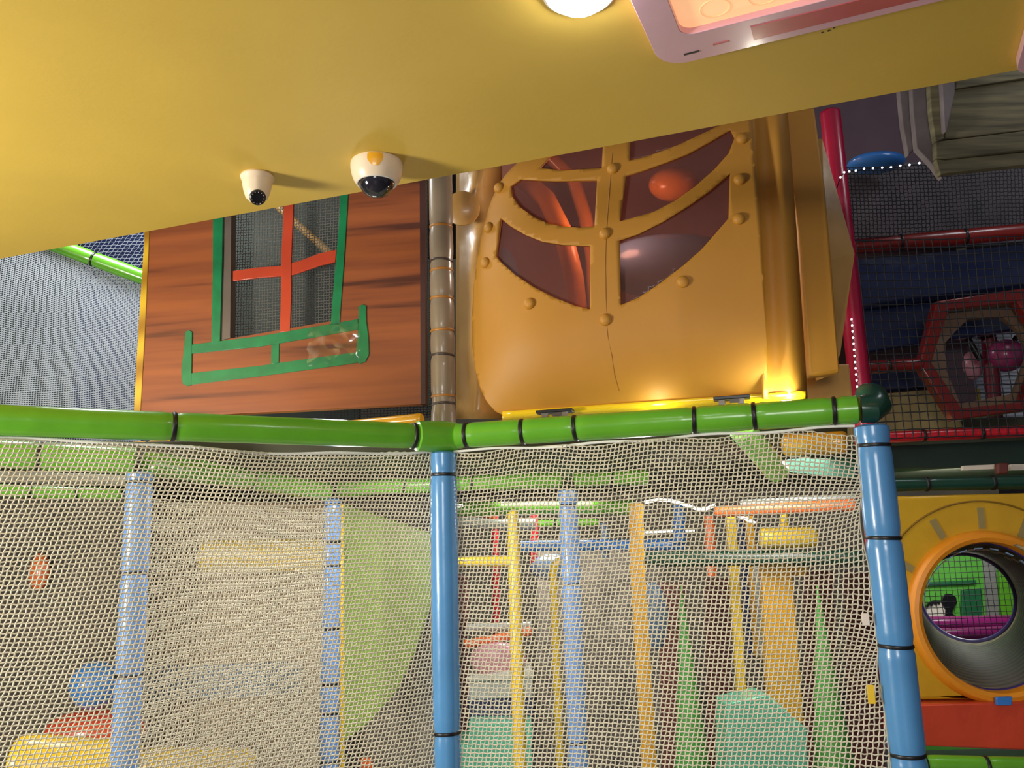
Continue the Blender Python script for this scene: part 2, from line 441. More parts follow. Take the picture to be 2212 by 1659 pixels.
# ------------------------------------------------------------------ security cameras
def toward_cam(p): return (CAM-p).normalized()
s0 = PZ(556, 380, HS)
sec = thing('security_camera', 'small white security camera with black round lens on the ceiling', 'camera', s0)
obj('base', G().lathe([(.052, -.0), (.055, -.006), (.053, -.012), (.050, -.02)], s0, Z), M['cream'], sec)
obj('housing', G().lathe([(.005, -.092), (.024, -.088), (.036, -.076), (.043, -.055), (.048, -.03), (.051, -.012)], s0, Z), M['cream'], sec)
lcn = PZ(556, 380, HS)-Z*.066; ld = (toward_cam(lcn)*.9+V((.12, 0, -.35))).normalized()
ln = obj('lens', G().lathe([(.026, .0), (.026, .034), (.022, .037), (.01, .036), (.002, .036)], lcn, ld), M['black'], sec)
gl = G(); ax = ld.cross(Z).normalized(); bx = ld.cross(ax)
for i in range(12):
    t = 2*math.pi*i/12; gl.ball(lcn+ld*.036+(ax*math.cos(t)+bx*math.sin(t))*.0195, .0022, 8, 5)
obj('infrared_leds', gl, M['reveal'], ln)
s1 = PZ(814, 352, HS)
sec2 = thing('dome_camera', 'large white dome security camera with smoked dome and yellow stain on the ceiling', 'camera', s1)
obj('housing', G().lathe([(.060, -.068), (.066, -.070), (.073, -.06), (.080, -.042), (.084, -.02), (.084, -.006), (.082, 0)], s1, Z), M['cream'], sec2)
dome = obj('dome', G().lathe([(.003, -.118), (.02, -.115), (.038, -.105), (.05, -.09), (.056, -.075), (.058, -.062)], s1, Z), M['glassdark'], sec2)
obj('dome_rim', G().ring(s1-Z*.069, Z, .0615, .0045, 36, 8), M['white'], sec2)
# yellow paint patch on the housing facing the camera
vv = []; ff = []
dv = toward_cam(s1); base = math.atan2(dv.y, dv.x)
for i in range(9):
    for j in range(7):
        t = j/6; wd = (.30 if t > .45 else .12+.4*t)*(1 if t < .98 else .9)
        an = base-.06+wd*(i-4)/4; h = -.046+t*.042
        rr = float(np.interp(h, [-.06, -.042, -.02, -.006], [.073, .080, .084, .084]))+.0008
        vv.append(s1+V((math.cos(an)*rr, math.sin(an)*rr, h)))
for i in range(8):
    for j in range(6): ff.append((i*7+j, (i+1)*7+j, (i+1)*7+j+1, i*7+j+1))
obj('paint_patch', G().add(vv, ff), M['amber'], sec2)

# ================================================================== FRONT FRAME
CY = 3.4
cor = P(957, 944, CY); ZR = cor.z
rl = PZ(-10, 907, ZR); rl = cor+(rl-cor)*1.25
rr_ = PZ(1862, 884, ZR)
AL = (rl-cor).normalized(); AR = (rr_-cor).normalized()
NR = V((AR.y, -AR.x, 0)); NL = V((-AL.y, AL.x, 0))
if NR.y > 0: NR = -NR
if NL.y > 0: NL = -NL
RR = .0505
pl0, pl1 = rl, cor+AL*.09
padded('padded_rail', 'long lime green padded rail along the top of the left net', 'padded rail', pl0, pl1, RR, M['green'],
       [tpar(pl0, pl1, 375, 0), tpar(pl0, pl1, 893, 0)], seed=3, tier=.0055)
g = G().tube([cor+AL*.115, cor+AL*.11, cor+AL*.06, cor+AL*.0, cor-AL*.05+AR*.0, cor-AL*.06], [.05, .060, .063, .064, .062, .05], 26)
tag(obj('corner_sleeve', g, M['green']), 'bulky lime green sleeve over the corner joint above the middle blue post', 'sleeve')
p0, p1 = cor+AR*.055, rr_-AR*.01
padded('padded_rail', 'lime green padded rail with six black ties under the yellow hood', 'padded rail', p0, p1, RR, M['green'],
       [tpar(p0, p1, x, 0) for x in (1008, 1128, 1243, 1500, 1630, 1803)], seed=5, tier=.0055)
# elbow
ec = rr_+AR*.01
g = G().tube([rr_-AR*.005+Z*.0, rr_+AR*.03+Z*.0, rr_+AR*.055+Z*.012+V((0, .02, 0)), rr_+AR*.06+Z*.05+V((0, .05, 0)), rr_+AR*.06+Z*.06+V((0, .09, 0))], [.049, .052, .052, .05, .048], 24)
tag(obj('pipe_elbow', g, M['dkgreen']), 'dark green padded elbow at the right end of the green rail', 'pipe joint')

# blue posts
pc = cor-Z*.035
top = cor-Z*.06; bot = V((top.x, top.y, 0))
padded('padded_post', 'sky blue padded post under the middle corner between the two nets', 'padded post', bot, top, .0525, M['blue'],
       [tpar(bot, top, 1583, 1), tpar(bot, top, 1025, 1)], seed=8)
rp = P(1882, 925, rr_.y+.02); rbot = V((rp.x, rp.y, 0))
padded('padded_post', 'sky blue padded post at the right end of the nets with four black ties', 'padded post', rbot, rp+Z*.01, .0595, M['blue'],
       [tpar(rbot, rp, y, 1) for y in (1632, 1400, 1168, 967)], seed=9)

# nets at the front
NT = ZR-.058
def warpL(u, v, U, Vl):
    return 0*u, .025*np.sin(np.pi*np.clip((u-.15)/.75, 0, 1))*np.exp(-v*7)
netL_o = cor+AL*.05+Z*(-.062)+NL*.0
LL = (rl-cor).length-.06
o = net_mesh('safety_net', netL_o, AL, -Z, LL, NT-.30, .0152, .0146, .0026, M['net'], slant=-.28, wave=.011, seed=1.3, warp=warpL)
netL = tag(o, 'off white safety net hanging from the long left green rail', 'net')
def warpR(u, v, U, Vl):
    e = np.exp(-(U-u)*9)
    return .012*np.sin(v*13)*e, .03*np.sin(v*11+.6)*e+.012*np.sin(u*14)*np.exp(-v*9)
netR_o = cor+AR*.045-Z*.062
LR = (rr_-cor).length-.075
o = net_mesh('safety_net', netR_o, AR, -Z, LR, NT-.30, .0158, .0152, .0025, M['net'], slant=.22, wave=.012, seed=2.9, warp=warpR)
netR = tag(o, 'off white safety net between the middle and right blue posts', 'net')
# edge ropes
def rope(net, O, A, L, amp, seed):
    pts = []
    for i in range(61):
        t = i/60
        pts.append(O+A*(L*t)-Z*(.004+amp*math.sin(math.pi*min(1, t/.6))*(1 if t < .6 else 0)+.004*math.sin(t*23+seed)))
    return obj('edge_rope', G().tube(pts, .0052, 8), M['rope'], net)
rope(netL, netL_o+Z*.006, AL, LL, .022, 0)
rope(netR, netR_o+Z*.008, AR, LR, .006, 2)
# bottom rails
padded('padded_rail', 'lime green padded rail at the foot of the left net', 'padded rail', rl-Z*(ZR-.225), cor+AL*.06-Z*(ZR-.225), .045, M['green'], [.3, .7])
padded('padded_rail', 'lime green padded rail at the foot of the right net', 'padded rail', cor+AR*.06-Z*(ZR-.225), rr_-AR*.06-Z*(ZR-.225), .045, M['green'], [.3, .7])
# small tags tied to the right net
def nettag(px, py, w, h, mt, name, label):
    c = PP(px, py, netR_o+NR*.012, NR)
    g = G().box(c, AR*w, Z*h, NR*.003)
    tag(obj(name, g, mt, bevel=.002), label, 'tag')
nettag(1870, 1338, .012, .02, M['white'], 'reflector_tag', 'small white reflective tag on the net beside the right blue post')
nettag(1882, 1500, .012, .03, M['yellow'], 'cloth_tag', 'small yellow cloth tag on the net beside the right blue post')

# ================================================================== UPPER LEFT: house panel
pr = P(918, 870, 3.62); zp = pr.z
pl = PZ(300, 903, zp); ah = (pr-pl); ah.z = 0; ah.normalize(); nh = V((ah.y, -ah.x, 0))
if nh.y > 0: nh = -nh
def hp(x, y, off=0.): return PP(x, y, pr+nh*off, nh)
house = thing('house_panel', 'brown plank house panel with green framed window and balcony print', 'play panel', (pl+pr)/2)
win = [(480, 400), (745, 380), (742, 440), (718, 693), (497, 731), (476, 736)]
outer = [(320, 420), (903, 300), (918, 420), (918, 872), (606, 889), (301, 904), (303, 885), (313, 640)]
board = obj('board', G().prism([hp(x, y) for x, y in outer], -nh*.045, [[hp(x, y) for x, y in win]]), M['planks'], house, bevel=.004)
obj('edge_trim', G().prism([hp(x, y, .004) for x, y in [(312, 430), (325, 430), (322, 520), (314, 700), (303, 895), (288, 897), (299, 700), (311, 520)]], -nh*.06), M['woodedge'], house, bevel=.003)
obj('corner_trim', G().prism([hp(x, y, .003) for x, y in [(906, 300), (919, 300), (919, 872), (909, 873)]], -nh*.05), mat('dark plank edge', (74, 40, 34), rough=.5), house)
def dec(name, pts, mt, off=.003, th=.006, par=house):
    return obj(name, G().prism([hp(x, y, off) for x, y in pts], -nh*th), mt, par, bevel=.002)
dec('window_reveal', [(476, 440), (500, 440), (499, 560), (497, 731), (475, 735), (477, 600)], M['reveal'], -.004, .05)
wf = dec('window_frame', [(460, 420), (482, 420), (480, 560), (475, 735), (475, 738), (456, 740), (459, 600)], M['printgreen'], .005, .012)
wf2 = dec('window_frame', [(736, 400), (753, 400), (745, 540), (733, 702), (714, 702), (722, 600), (731, 500)], M['printgreen'], .005, .012)
dec('mullion', [(614, 430), (634, 430), (629, 560), (629, 640), (626, 717), (604, 718), (607, 620), (608, 540)], M['printred'], .002, .012)
dec('crossbar', [(503, 585), (560, 577), (608, 574), (650, 562), (690, 547), (727, 539), (724, 566), (690, 574), (650, 588), (628, 595), (560, 600), (503, 607)], M['printred'], -.001, .01)
bal = dec('balcony_post', [(400, 717), (408, 713), (415, 717), (414, 780), (413, 832), (404, 834), (394, 829), (391, 800), (396, 760)], M['printgreen'], .006, .01)
dec('balcony_post', [(775, 662), (782, 657), (791, 660), (791, 690), (796, 730), (797, 765), (789, 782), (775, 786), (769, 760), (773, 710)], M['printgreen'], .006, .01)
dec('balcony_rail', [(413, 744), (560, 726), (700, 702), (773, 689), (773, 712), (700, 725), (560, 749), (413, 764)], M['printgreen'], .005, .009)
dec('balcony_rail', [(412, 806), (560, 790), (700, 770), (774, 760), (776, 783), (700, 794), (560, 813), (412, 831)], M['printgreen'], .005, .009)
dec('balcony_stile', [(586, 738), (603, 736), (602, 784), (585, 787)], M['printgreen'], .004, .008)
# clear film patch peeling off the balcony print
film = bpy.data.materials.new('clear film'); film.use_nodes = True
nt = film.node_tree; nt.nodes.clear(); oo = nt.nodes.new('ShaderNodeOutputMaterial'); mx = nt.nodes.new('ShaderNodeMixShader')
tr = nt.nodes.new('ShaderNodeBsdfTransparent'); gl = nt.nodes.new('ShaderNodeBsdfGlossy'); gl.inputs['Roughness'].default_value = .12
mx.inputs['Fac'].default_value = .09; nt.links.new(tr.outputs[0], mx.inputs[1]); nt.links.new(gl.outputs[0], mx.inputs[2]); nt.links.new(mx.outputs[0], oo.inputs[0])
vs = []; fs = []
for i in range(15):
    for j in range(11):
        x = 665+112*i/14; y = 702+88*j/10-14*i/14
        w = .0125+.0032*math.sin(i*1.1+j*.6)+.0022*math.sin(j*1.3-i*.7)
        if i in (0, 14) or j in (0, 10): w = .007
        vs.append(hp(x+3*math.sin(j*1.9), y+3*math.sin(i*1.3), w))
for i in range(14):
    for j in range(10): fs.append((i*11+j, (i+1)*11+j, (i+1)*11+j+1, i*11+j+1))
obj('clear_film', G().add(vs, fs), film, house)
# dark net behind the window
wo = hp(470, 360, -.10); wu = (hp(760, 360, -.10)-wo).length
o = net_mesh('window_net', wo, ah, -Z, wu, (wo-hp(470, 760, -.10)).length, .013, .013, .0018, mat('grey net cord', (112, 108, 100), rough=.8), wave=.006, seed=4.2)
tag(o, 'fine grey net stretched behind the house panel window', 'net')
rod('padded_bar', 'dull yellow bar slanting behind the house window net', 'bar', [P(470, 330, 4.5), P(760, 590, 4.2)], .02, M['tan'])
on_deck('backing_board', 'dark board behind the house window net', 'board', 440, 780, 330, 4.65, .03, mat('dark green grey board', (44, 52, 46), rough=.8))
# yellow padded bar under the panel
ya, yb = PZ(283, 968, pr.z-.045), P(912, 903, 3.60)
yb = PZ(912, 905, pr.z-.06); ya = V((lerp(yb, PZ(283, 966, yb.z), 1)))
padded('padded_bar', 'amber yellow padded bar along the bottom of the house panel', 'bar', ya, yb, .026, M['amber'], [tpar(ya, yb, 322, 0)], seed=12, n=16)
# grey post
gp = V((cor.x+.0, cor.y+.13, cor.z-.02)); gx = P(958, 900, gp.y); gp = V((gx.x, gp.y, .0)); gt = P(952, 360, gp.y); gt = V((gp.x, gp.y, gt.z+.15))
tl = [(872, 'g'), (856, 'b'), (770, 'g'), (715, 'b'), (646, 'b'), (586, 'b'), (565, 'g'), (492, 'b')]
gb = V((gp.x, gp.y, ZR-.03)); 
padded('padded_post', 'tall grey brown padded post between the house panel and the yellow hood', 'padded post', V((gp.x, gp.y, 0)), gt, .0515, M['greypost'],
       [tpar(V((gp.x, gp.y, 0)), gt, y, 1) for y, c in tl], [M['gtie'] if c == 'g' else M['brtie'] for y, c in tl], seed=21, tier=.0035)
# net strip beside the grey post
so = P(921, 380, gp.y+.03)
o = net_mesh('net_strip', so, V((1, 0, 0)), -Z, .045, (so-P(921, 900, gp.y+.03)).z, .011, .011, .0016, mat('teal black cord', (36, 48, 50), rough=.5), wave=.004, seed=.4)
tag(o, 'narrow dark net strip between the house panel and the grey post', 'net')
so = P(700, 880, 3.85)
o = net_mesh('net_strip', so, V((1, 0, 0)), -Z, .5, .06, .015, .012, .0018, M['netblack'], wave=.003, seed=.9)
tag(o, 'narrow black net strip under the house panel above the yellow bar', 'net')

# far left upper nets and green bar
ga, gb2 = P(40, 500, 4.5), P(345, 612, 4.62)
gd = (gb2-ga).normalized(); lo = ga-gd*.75-Z*.03+V((0, .01, 0))
def warpP(u, v, U, Vl): return 0*u, v*((lo.z+gd.z*u-ZR-.095)/Vl-1)
o = net_mesh('safety_net', lo, gd, -Z, 1.5, lo.z-ZR-.095, .0135, .0135, .0027, M['netgrey'], wave=.012, seed=5.1, zig=.06, warp=warpP)
tag(o, 'pale grey fine net left of the house panel above the rail', 'net')
padded('padded_bar', 'bright lime green padded bar slanting above the pale net at left', 'bar', ga, gb2, .042, M['green'], [tpar(ga, gb2, 203, 0)], seed=31, n=18)
so = P(170, 470, 5.3)
o = net_mesh('safety_net', so, V((1, 0, 0)), V((0, 0, -1)), .62, .5, .03, .022, .0022, M['netgrey'], slant=.5, wave=.01, seed=3.3)
tag(o, 'open diamond net beyond the slanting lime green bar', 'net')
on_deck('backing_board', 'hazy grey green board behind the pale net at left', 'board', -250, 360, 440, 5.9, .03, mat('hazy board', (56, 68, 60), rough=.8, var=.4, scale=2))
on_deck('backing_board', 'navy board behind the open diamond net', 'board', 190, 360, 400, 5.6, .03, M['navy'])

# ================================================================== YELLOW HOOD
OH = cor-NR*.13
def hs(px, py, off=0.):
    p = PP(px, py, OH+NR*off, NR); return (p-OH).dot(AR), (p-OH).z
HX0, _ = hs(1020, 700); HX1, HZ0 = hs(1655, 864); _, HZ1 = hs(1400, 240)
def bulge(s, t):
    u = (s-HX0)/(HX1-HX0); v = (t-HZ0)/(HZ1-HZ0)
    q = lambda x: 1-(1-min(max(x, 0), 1))**2.4
    b = .15*q(u/.34+.02)*q(v/.30+.02)-.20*max(0, v-.42)**1.6
    return b*(1-.25*max(0, u-.75)/.25)
def hmap(px, py, off=0.):
    s, t = hs(px, py)
    for _ in range(12): s, t = hs(px, py, bulge(s, t)+off)
    return s, t
def surf_pt(s, t, off=0.): return OH+AR*s+Z*t+NR*(bulge(s, t)+off)
def curved(name, outer, holes, mt, parent, off=0., th=.008, step=.02):
    bm = bmesh.new(); 
    for L in [outer]+list(holes):
        vs = [bm.verts.new((*hmap(x, y, off), 0)) for x, y in L]
        for i in range(len(vs)): bm.edges.new((vs[i], vs[(i+1) % len(vs)]))
    bmesh.ops.triangle_fill(bm, use_beauty=True, use_dissolve=False, edges=bm.edges[:])
    xs = [v.co.x for v in bm.verts]; ys = [v.co.y for v in bm.verts]
    for lo, hi, no in ((min(xs), max(xs), (1, 0, 0)), (min(ys), max(ys), (0, 1, 0))):
        k = int((hi-lo)/step)
        for i in range(1, k+1):
            c = lo+(hi-lo)*i/(k+1)
            bmesh.ops.bisect_plane(bm, geom=bm.verts[:]+bm.edges[:]+bm.faces[:], plane_co=V(no)*c, plane_no=no, dist=1e-5)
    for v in bm.verts: v.co = surf_pt(v.co.x, v.co.y, off)-parent.location
    bmesh.ops.recalc_face_normals(bm, faces=bm.faces)
    if sum(f.normal.dot(NR) for f in bm.faces) < 0: bmesh.ops.reverse_faces(bm, faces=bm.faces)
    me = bpy.data.meshes.new(name); bm.to_mesh(me); bm.free(); me.materials.append(mt)
    me.polygons.foreach_set('use_smooth', [True]*len(me.polygons))
    o = bpy.data.objects.new(name, me); COL.objects.link(o); o.parent = parent
    sd = o.modifiers.new('solid', 'SOLIDIFY'); sd.thickness = th; sd.offset = -1
    return o
hood = thing('play_hood', 'large amber moulded hood with tinted curved windows and domed rivets', 'play hood', OH+AR*(HX0+HX1)/2+Z*HZ0)
def dense(pts, step=14):
    out = []
    for i in range(len(pts)):
        a, b = pts[i], pts[(i+1) % len(pts)]; k = max(1, int(math.hypot(b[0]-a[0], b[1]-a[1])/step))
        out += [(a[0]+(b[0]-a[0])*j/k, a[1]+(b[1]-a[1])*j/k) for j in range(k)]
    return out
hout = [(1180, 290), (1130, 340), (1100, 368), (1078, 396), (1058, 440), (1044, 490), (1032, 550), (1023, 620), (1019, 690), (1020, 745), (1026, 795), (1036, 835), (1050, 866), (1070, 889), (1095, 901), (1118, 905),
        (1300, 892), (1480, 877), (1656, 862), (1657, 760), (1652, 640), (1645, 500), (1636, 400), (1626, 300), (1620, 215), (1400, 235)]
Wn = [
 [(1081, 471), (1103, 489), (1135, 507), (1171, 521), (1216, 528), (1275, 531), (1274, 668), (1244, 661), (1198, 643), (1153, 620), (1112, 593), (1081, 566), (1070, 553)],
 [(1338, 519), (1379, 505), (1433, 478), (1488, 444), (1533, 412), (1577, 374), (1574, 471), (1551, 498), (1515, 539), (1474, 575), (1420, 616), (1379, 643), (1341, 659)],
 [(1102, 402), (1125, 386), (1153, 388), (1200, 390), (1290, 388), (1284, 489), (1253, 492), (1216, 489), (1185, 483), (1153, 469), (1122, 446), (1106, 424)],
 [(1352, 379), (1397, 365), (1442, 349), (1488, 331), (1533, 306), (1578, 279), (1587, 297), (1574, 331), (1542, 367), (1501, 403), (1456, 435), (1411, 458), (1339, 478)],
 [(1190, 335), (1303, 300), (1300, 363), (1216, 368), (1165, 363)],
 [(1362, 285), (1565, 243), (1569, 262), (1533, 281), (1465, 313), (1397, 338), (1359, 347)]]
curved('shell', dense(hout), [dense(w) for w in Wn], M['hood'], hood, 0, .012)
for w in Wn:
    cx = sum(p[0] for p in w)/len(w); cy = sum(p[1] for p in w)/len(w)
    big = [(cx+(x-cx)*1.05, cy+(y-cy)*1.05) for x, y in w]
    curved('window_pane', dense(big), [], M['pane'], hood, -.015, .003)
for x, y in [(1078, 406), (1056, 492), (1049, 568), (1144, 656), (1308, 691), (1307, 505), (1324, 365), (1475, 609), (1596, 473), (1598, 388), (1603, 300)]:
    s, t = hmap(x, y); d = .004
    n = ((surf_pt(s+d, t)-surf_pt(s-d, t)).cross(surf_pt(s, t+d)-surf_pt(s, t-d))).normalized()
    if n.dot(NR) < 0: n = -n
    c = surf_pt(s, t)
    obj('rivet', G().lathe([(.024, -.002), (.024, .003), (.021, .010), (.015, .0155), (.008, .018), (.001, .019)], c, n, 20), M['hood'], hood)
# mould seam down the centre
sm = [surf_pt(*hmap(x, y), .0008) for x, y in [(1323, 330), (1316, 420), (1310, 500), (1308, 560), (1309, 640), (1312, 720), (1322, 770), (1328, 810), (1338, 845)]]
obj('mould_seam', G().tube(sm, .0016, 6), mat('seam shade', (150, 98, 26), rough=.5), hood)
# right flange: fluted quarter round
def flange(name, prof, mt):
    """prof: list of (px_top, px_bottom, offset)"""
    vs = []; fs = []; R = 26; k = len(prof)
    for i in range(R+1):
        w = i/R
        for (xt, xb, of) in prof:
            y = 225+(862-225)*w; x = xt+(xb-xt)*w**.9
            vs.append(PP(x, y, OH+NR*of, NR))
    for i in range(R):
        for j in range(k-1): fs.append((i*k+j, i*k+j+1, (i+1)*k+j+1, (i+1)*k+j))
    o = obj(name, G().add(vs, fs), mt, hood, angle=80)
    sd = o.modifiers.new('solid', 'SOLIDIFY'); sd.thickness = .01; return o
flange('side_flange', [(1622, 1652, .06), (1628, 1660, .03), (1640, 1672, .015), (1655, 1690, .02), (1668, 1705, .035), (1680, 1718, .03), (1692, 1732, -.0), (1700, 1745, -.05)], M['hood'])
# lip under the hood, light from below put into its brighter yellow
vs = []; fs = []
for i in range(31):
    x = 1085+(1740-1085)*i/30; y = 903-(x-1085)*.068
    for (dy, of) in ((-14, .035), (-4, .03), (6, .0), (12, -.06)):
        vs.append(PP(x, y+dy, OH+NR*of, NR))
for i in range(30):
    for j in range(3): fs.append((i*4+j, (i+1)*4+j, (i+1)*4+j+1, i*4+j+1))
o = obj('bottom_lip', G().add(vs, fs), M['hoodlit'], hood, angle=80)
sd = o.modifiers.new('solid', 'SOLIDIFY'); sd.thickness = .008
def bracket(x0, x1, y0, slope, label):
    xm = (x0+x1)/2; c = PP(xm, y0, OH+NR*.055, NR); w = (PP(x1, y0, OH+NR*.055, NR)-PP(x0, y0, OH+NR*.055, NR)).length/2
    root = thing('hinge_bracket', label, 'bracket', c-Z*.03)
    obj('plate', G().box(c, AR*w, NR*.025, Z*.006), M['black'], root, bevel=.002)
    for sx in (-.55, .5): obj('foot', G().box(c+AR*w*sx-Z*.018, AR*.012, NR*.016, Z*.014), M['reveal'], root, bevel=.002)
    obj('clip', G().box(c+AR*w*.15-Z*.012+NR*.012, AR*.018, NR*.006, Z*.008), M['gtie'], root)
bracket(1160, 1238, 889, 0, 'left black hinge bracket between the yellow hood and the green rail')
bracket(1541, 1620, 860, 0, 'right black hinge bracket between the yellow hood and the green rail')
M['inorange'] = vinyl('warm orange vinyl', (250, 158, 66))
# things seen inside the hood
def inside(name, label, cat, pts, r, mt, Y):
    q = [P(x, y, Y+dy) for x, y, dy in pts]
    rod(name, label, cat, q+[V((q[-1].x, q[-1].y, ZR+.092))], r, mt)
inside('slide_tube', 'orange curved bar seen through the upper left hood window', 'slide bar', [(1120, 380, .1), (1180, 430, 0), (1215, 500, -.03), (1240, 600, 0), (1250, 690, .05)], .045, M['inorange'], 3.75)
inside('slide_tube', 'orange curved bar seen beside the centre strut of the hood', 'slide bar', [(1180, 330, .2), (1240, 390, .1), (1265, 470, .1), (1280, 560, .15)], .035, M['inorange'], 3.95)
tag(obj('play_ball', G().ball(P(1455, 398, 3.9), .11, 24, 14, (1.1, .8, .75)), M['inorange']), 'orange ball shape glowing in the upper right hood window', 'ball')
g = G().ball(P(1450, 575, 3.85), .28, 28, 14, (1.25, .5, .55))
tag(obj('foam_mound', g, M['bluedull']), 'grey blue rounded foam mound in the lower right hood window', 'foam')
g = G().ball(P(1085, 620, 4.08), .13, 20, 12, (.7, .6, 1.6)); tag(obj('foam_mound', g, M['bluedull']), 'grey blue foam edge in the lower left hood window', 'foam')
on_deck('backing_board', 'brown board closing the back of the yellow hood', 'board', 1060, 1680, 200, 4.35, .03, mat('brown back board', (150, 96, 78), rough=.6), )
# tan tunnel wall left of the hood
g = G()
N_ = 12; vs = []; fs = []
for i in range(N_+1):
    for j in range(25):
        x = 985+(1085-985)*i/N_; y = 350+(905-350)*j/24
        dd = .10*math.sin(math.pi*i/N_)*1.2-.02*math.sin(j*.9+i*.6)*(1 if j < 9 else .25)
        vs.append(P(x, y, 3.86-dd))
for i in range(N_):
    for j in range(24): fs.append((i*25+j, (i+1)*25+j, (i+1)*25+j+1, i*25+j+1))
o = tag(obj('plastic_sheet', g.add(vs, fs), M['tan'], angle=80), 'crinkled tan plastic sheet between the grey post and the hood', 'sheet')
sd = o.modifiers.new('solid', 'SOLIDIFY'); sd.thickness = .006
c = P(1000, 452, 3.70); tag(obj('end_disc', G().lathe([(.075, 0), (.08, .006), (.08, .02), (.06, .03), (.01, .034)], c, V((-.1, -1, -.1))), M['tan']), 'tan round disc beside the grey post near the ceiling', 'disc')
# yellow box and folded tan panel right of the hood
g = G().prism([P(x, y, 3.22) for x, y in [(1690, 240), (1760, 230), (1783, 400), (1800, 600), (1815, 805), (1747, 813), (1738, 700), (1722, 480)]], V((0, .07, 0)))
tag(obj('padded_block', g, M['hood'], bevel=.012), 'tall yellow padded block right of the hood above the rail', 'padded block')
vs = [P(1776, 300, 3.3), P(1800, 395, 3.3), P(1846, 548, 3.28), P(1815, 765, 3.3), P(1795, 810, 3.3), P(1785, 563, 3.22), P(1762, 300, 3.25)]
back = [v+V((-.02, .12, 0)) for v in vs]
g = G().add(vs+back, [(0, 1, 2, 5), (2, 3, 4, 5), (0, 5, 6), (4, 6, 5)][:3]+[(i, (i+1) % 7, 7+(i+1) % 7, 7+i) for i in range(7)]+[tuple(range(13, 6, -1))])
tag(obj('folded_panel', g, M['tan'], smooth=False), 'tan folded angular panel beside the crimson post', 'panel')
slab('backing_board', 'tan board under the yellow padded block', 'board', [(1740, 790), (1835, 785), (1845, 880), (1740, 885)], 3.42, .03, M['tan'])
rc0 = P(1862, 875, 3.53); rc1 = V((rc0.x, rc0.y, P(1800, 240, 3.53).z)); rcb = V((rc0.x, rc0.y, 0))
padded('padded_post', 'crimson padded post behind the folded tan panel', 'padded post', rcb, rc1, .044, M['crimson'], [], seed=40)
# LED string
led = thing('led_string', 'string of small white lights along the dark net and down the crimson post', 'string lights', rc0)
pts = [(1807, 408), (1815, 384), (1823, 373), (1834, 371), (1848, 369), (1866, 365), (1885, 364), (1905, 363), (1924, 362), (1944, 359), (1964, 357), (1985, 353), (2005, 349)]
w3 = [P(x, y, 3.33) for x, y in pts]
obj('wire', G().tube(w3, .0022, 6), M['black'], led)
ptd = [(1839+14*i/13, 690+(862-690)*i/13) for i in range(14)]
w4 = [P(x, y, 3.47) for x, y in ptd]
obj('wire', G().tube(w4, .0022, 6), M['gtie'], led)
for p in w3[1:]+w4:
    obj('bulb', G().ball(p-V((0, .003, 0)), .0040, 10, 6), M['led'], led)

# ================================================================== RIGHT UPPER
# timber box
tb = thing('timber_box', 'weathered grey timber box hanging at the right under the ceiling', 'timber box', P(2110, 380, 2.9))
def tpl(name, px, Y, th, mt): obj(name, G().prism([P(x, y, Y) for x, y in px], V((0, th, 0))), mt, tb, bevel=.004)
tpl('plank', [(2063, 120), (2230, 95), (2230, 166), (2064, 192)], 2.90, .03, M['timber'])
tpl('plank', [(2040, 196), (2230, 170), (2230, 279), (2040, 301)], 2.91, .03, M['timber'])
tpl('plank', [(2021, 306), (2230, 281), (2230, 323), (2040, 342), (2022, 340)], 2.90, .03, M['timber'])
tpl('plank', [(2022, 343), (2042, 345), (2230, 326), (2230, 354), (2040, 374), (2032, 378)], 2.905, .03, M['timber'])
tpl('corner_board', [(2002, 110), (2032, 110), (2040, 300), (2021, 306), (2012, 250)], 2.89, .03, M['timber'])
tpl('bracket', [(2030, 110), (2062, 110), (2063, 200), (2046, 284), (2041, 280), (2036, 200)], 2.86, .03, M['timber2'])
tpl('side_board', [(1966, 110), (2000, 110), (2010, 270), (2020, 330), (2036, 386), (2014, 356), (1980, 320), (1972, 240)], 2.93, .03, M['timber2'])
tpl('side_board', [(1942, 120), (1964, 115), (1972, 250), (1980, 318), (1962, 336), (1950, 270), (1943, 200)], 2.97, .03, M['timber2'])
g = G().ball(P(1893, 352, 3.75), .135, 24, 12, (1.0, .7, .3)); tag(obj('foam_roll', g, M['royal']), 'blue foam roll above the string of lights', 'foam')
on_deck('backing_board', 'dark board above the blue foam roll', 'board', 1660, 2010, 130, 4.1, .03, mat('flare hazed plum board', (92, 76, 88), rough=.8))  # plum lightened to carry the lens flare haze over this dark area
# black nets
bo = P(1828, 362, 3.50)
o = net_mesh('black_net', bo, V((1, 0, 0)), -Z, 1.1, (bo-P(1828, 520, 3.5)).z, .017, .017, .0021, M['netblack'], wave=.012, seed=6, slant=.05)
tag(o, 'fine black net hanging under the timber box', 'net')
slab('padded_screen', 'dim grey pad behind the fine black net', 'pad', [(1820, 355), (2260, 340), (2260, 520), (1820, 545)], 3.9, .05, mat('grey pad', (98, 92, 98), rough=.7, var=.2, scale=10))
bo = P(1850, 520, 3.42)
o = net_mesh('black_net', bo, V((1, 0, 0)), -Z, 1.05, (bo-P(1850, 950, 3.42)).z, .034, .034, .0024, M['netblack'], wave=.008, seed=7, zig=.03)
tag(o, 'wide meshed black net in front of the red hexagon frame', 'net')
padded('padded_bar', 'red padded bar with painted shade under the fine black net', 'bar', P(1840, 533, 3.55), P(2290, 493, 3.45), .034, M['dkred'], [.24, .55], seed=51)
def mat_pad(label, px, Y, th, mt, bulge_=0):
    return slab('padded_mat', label, 'mat', px, Y, th, mt, bevel=.03)
mat_pad('upper navy padded wall mat behind the red bars', [(1840, 560), (2270, 520), (2270, 610), (1840, 662)], 3.72, .10, M['navy'])
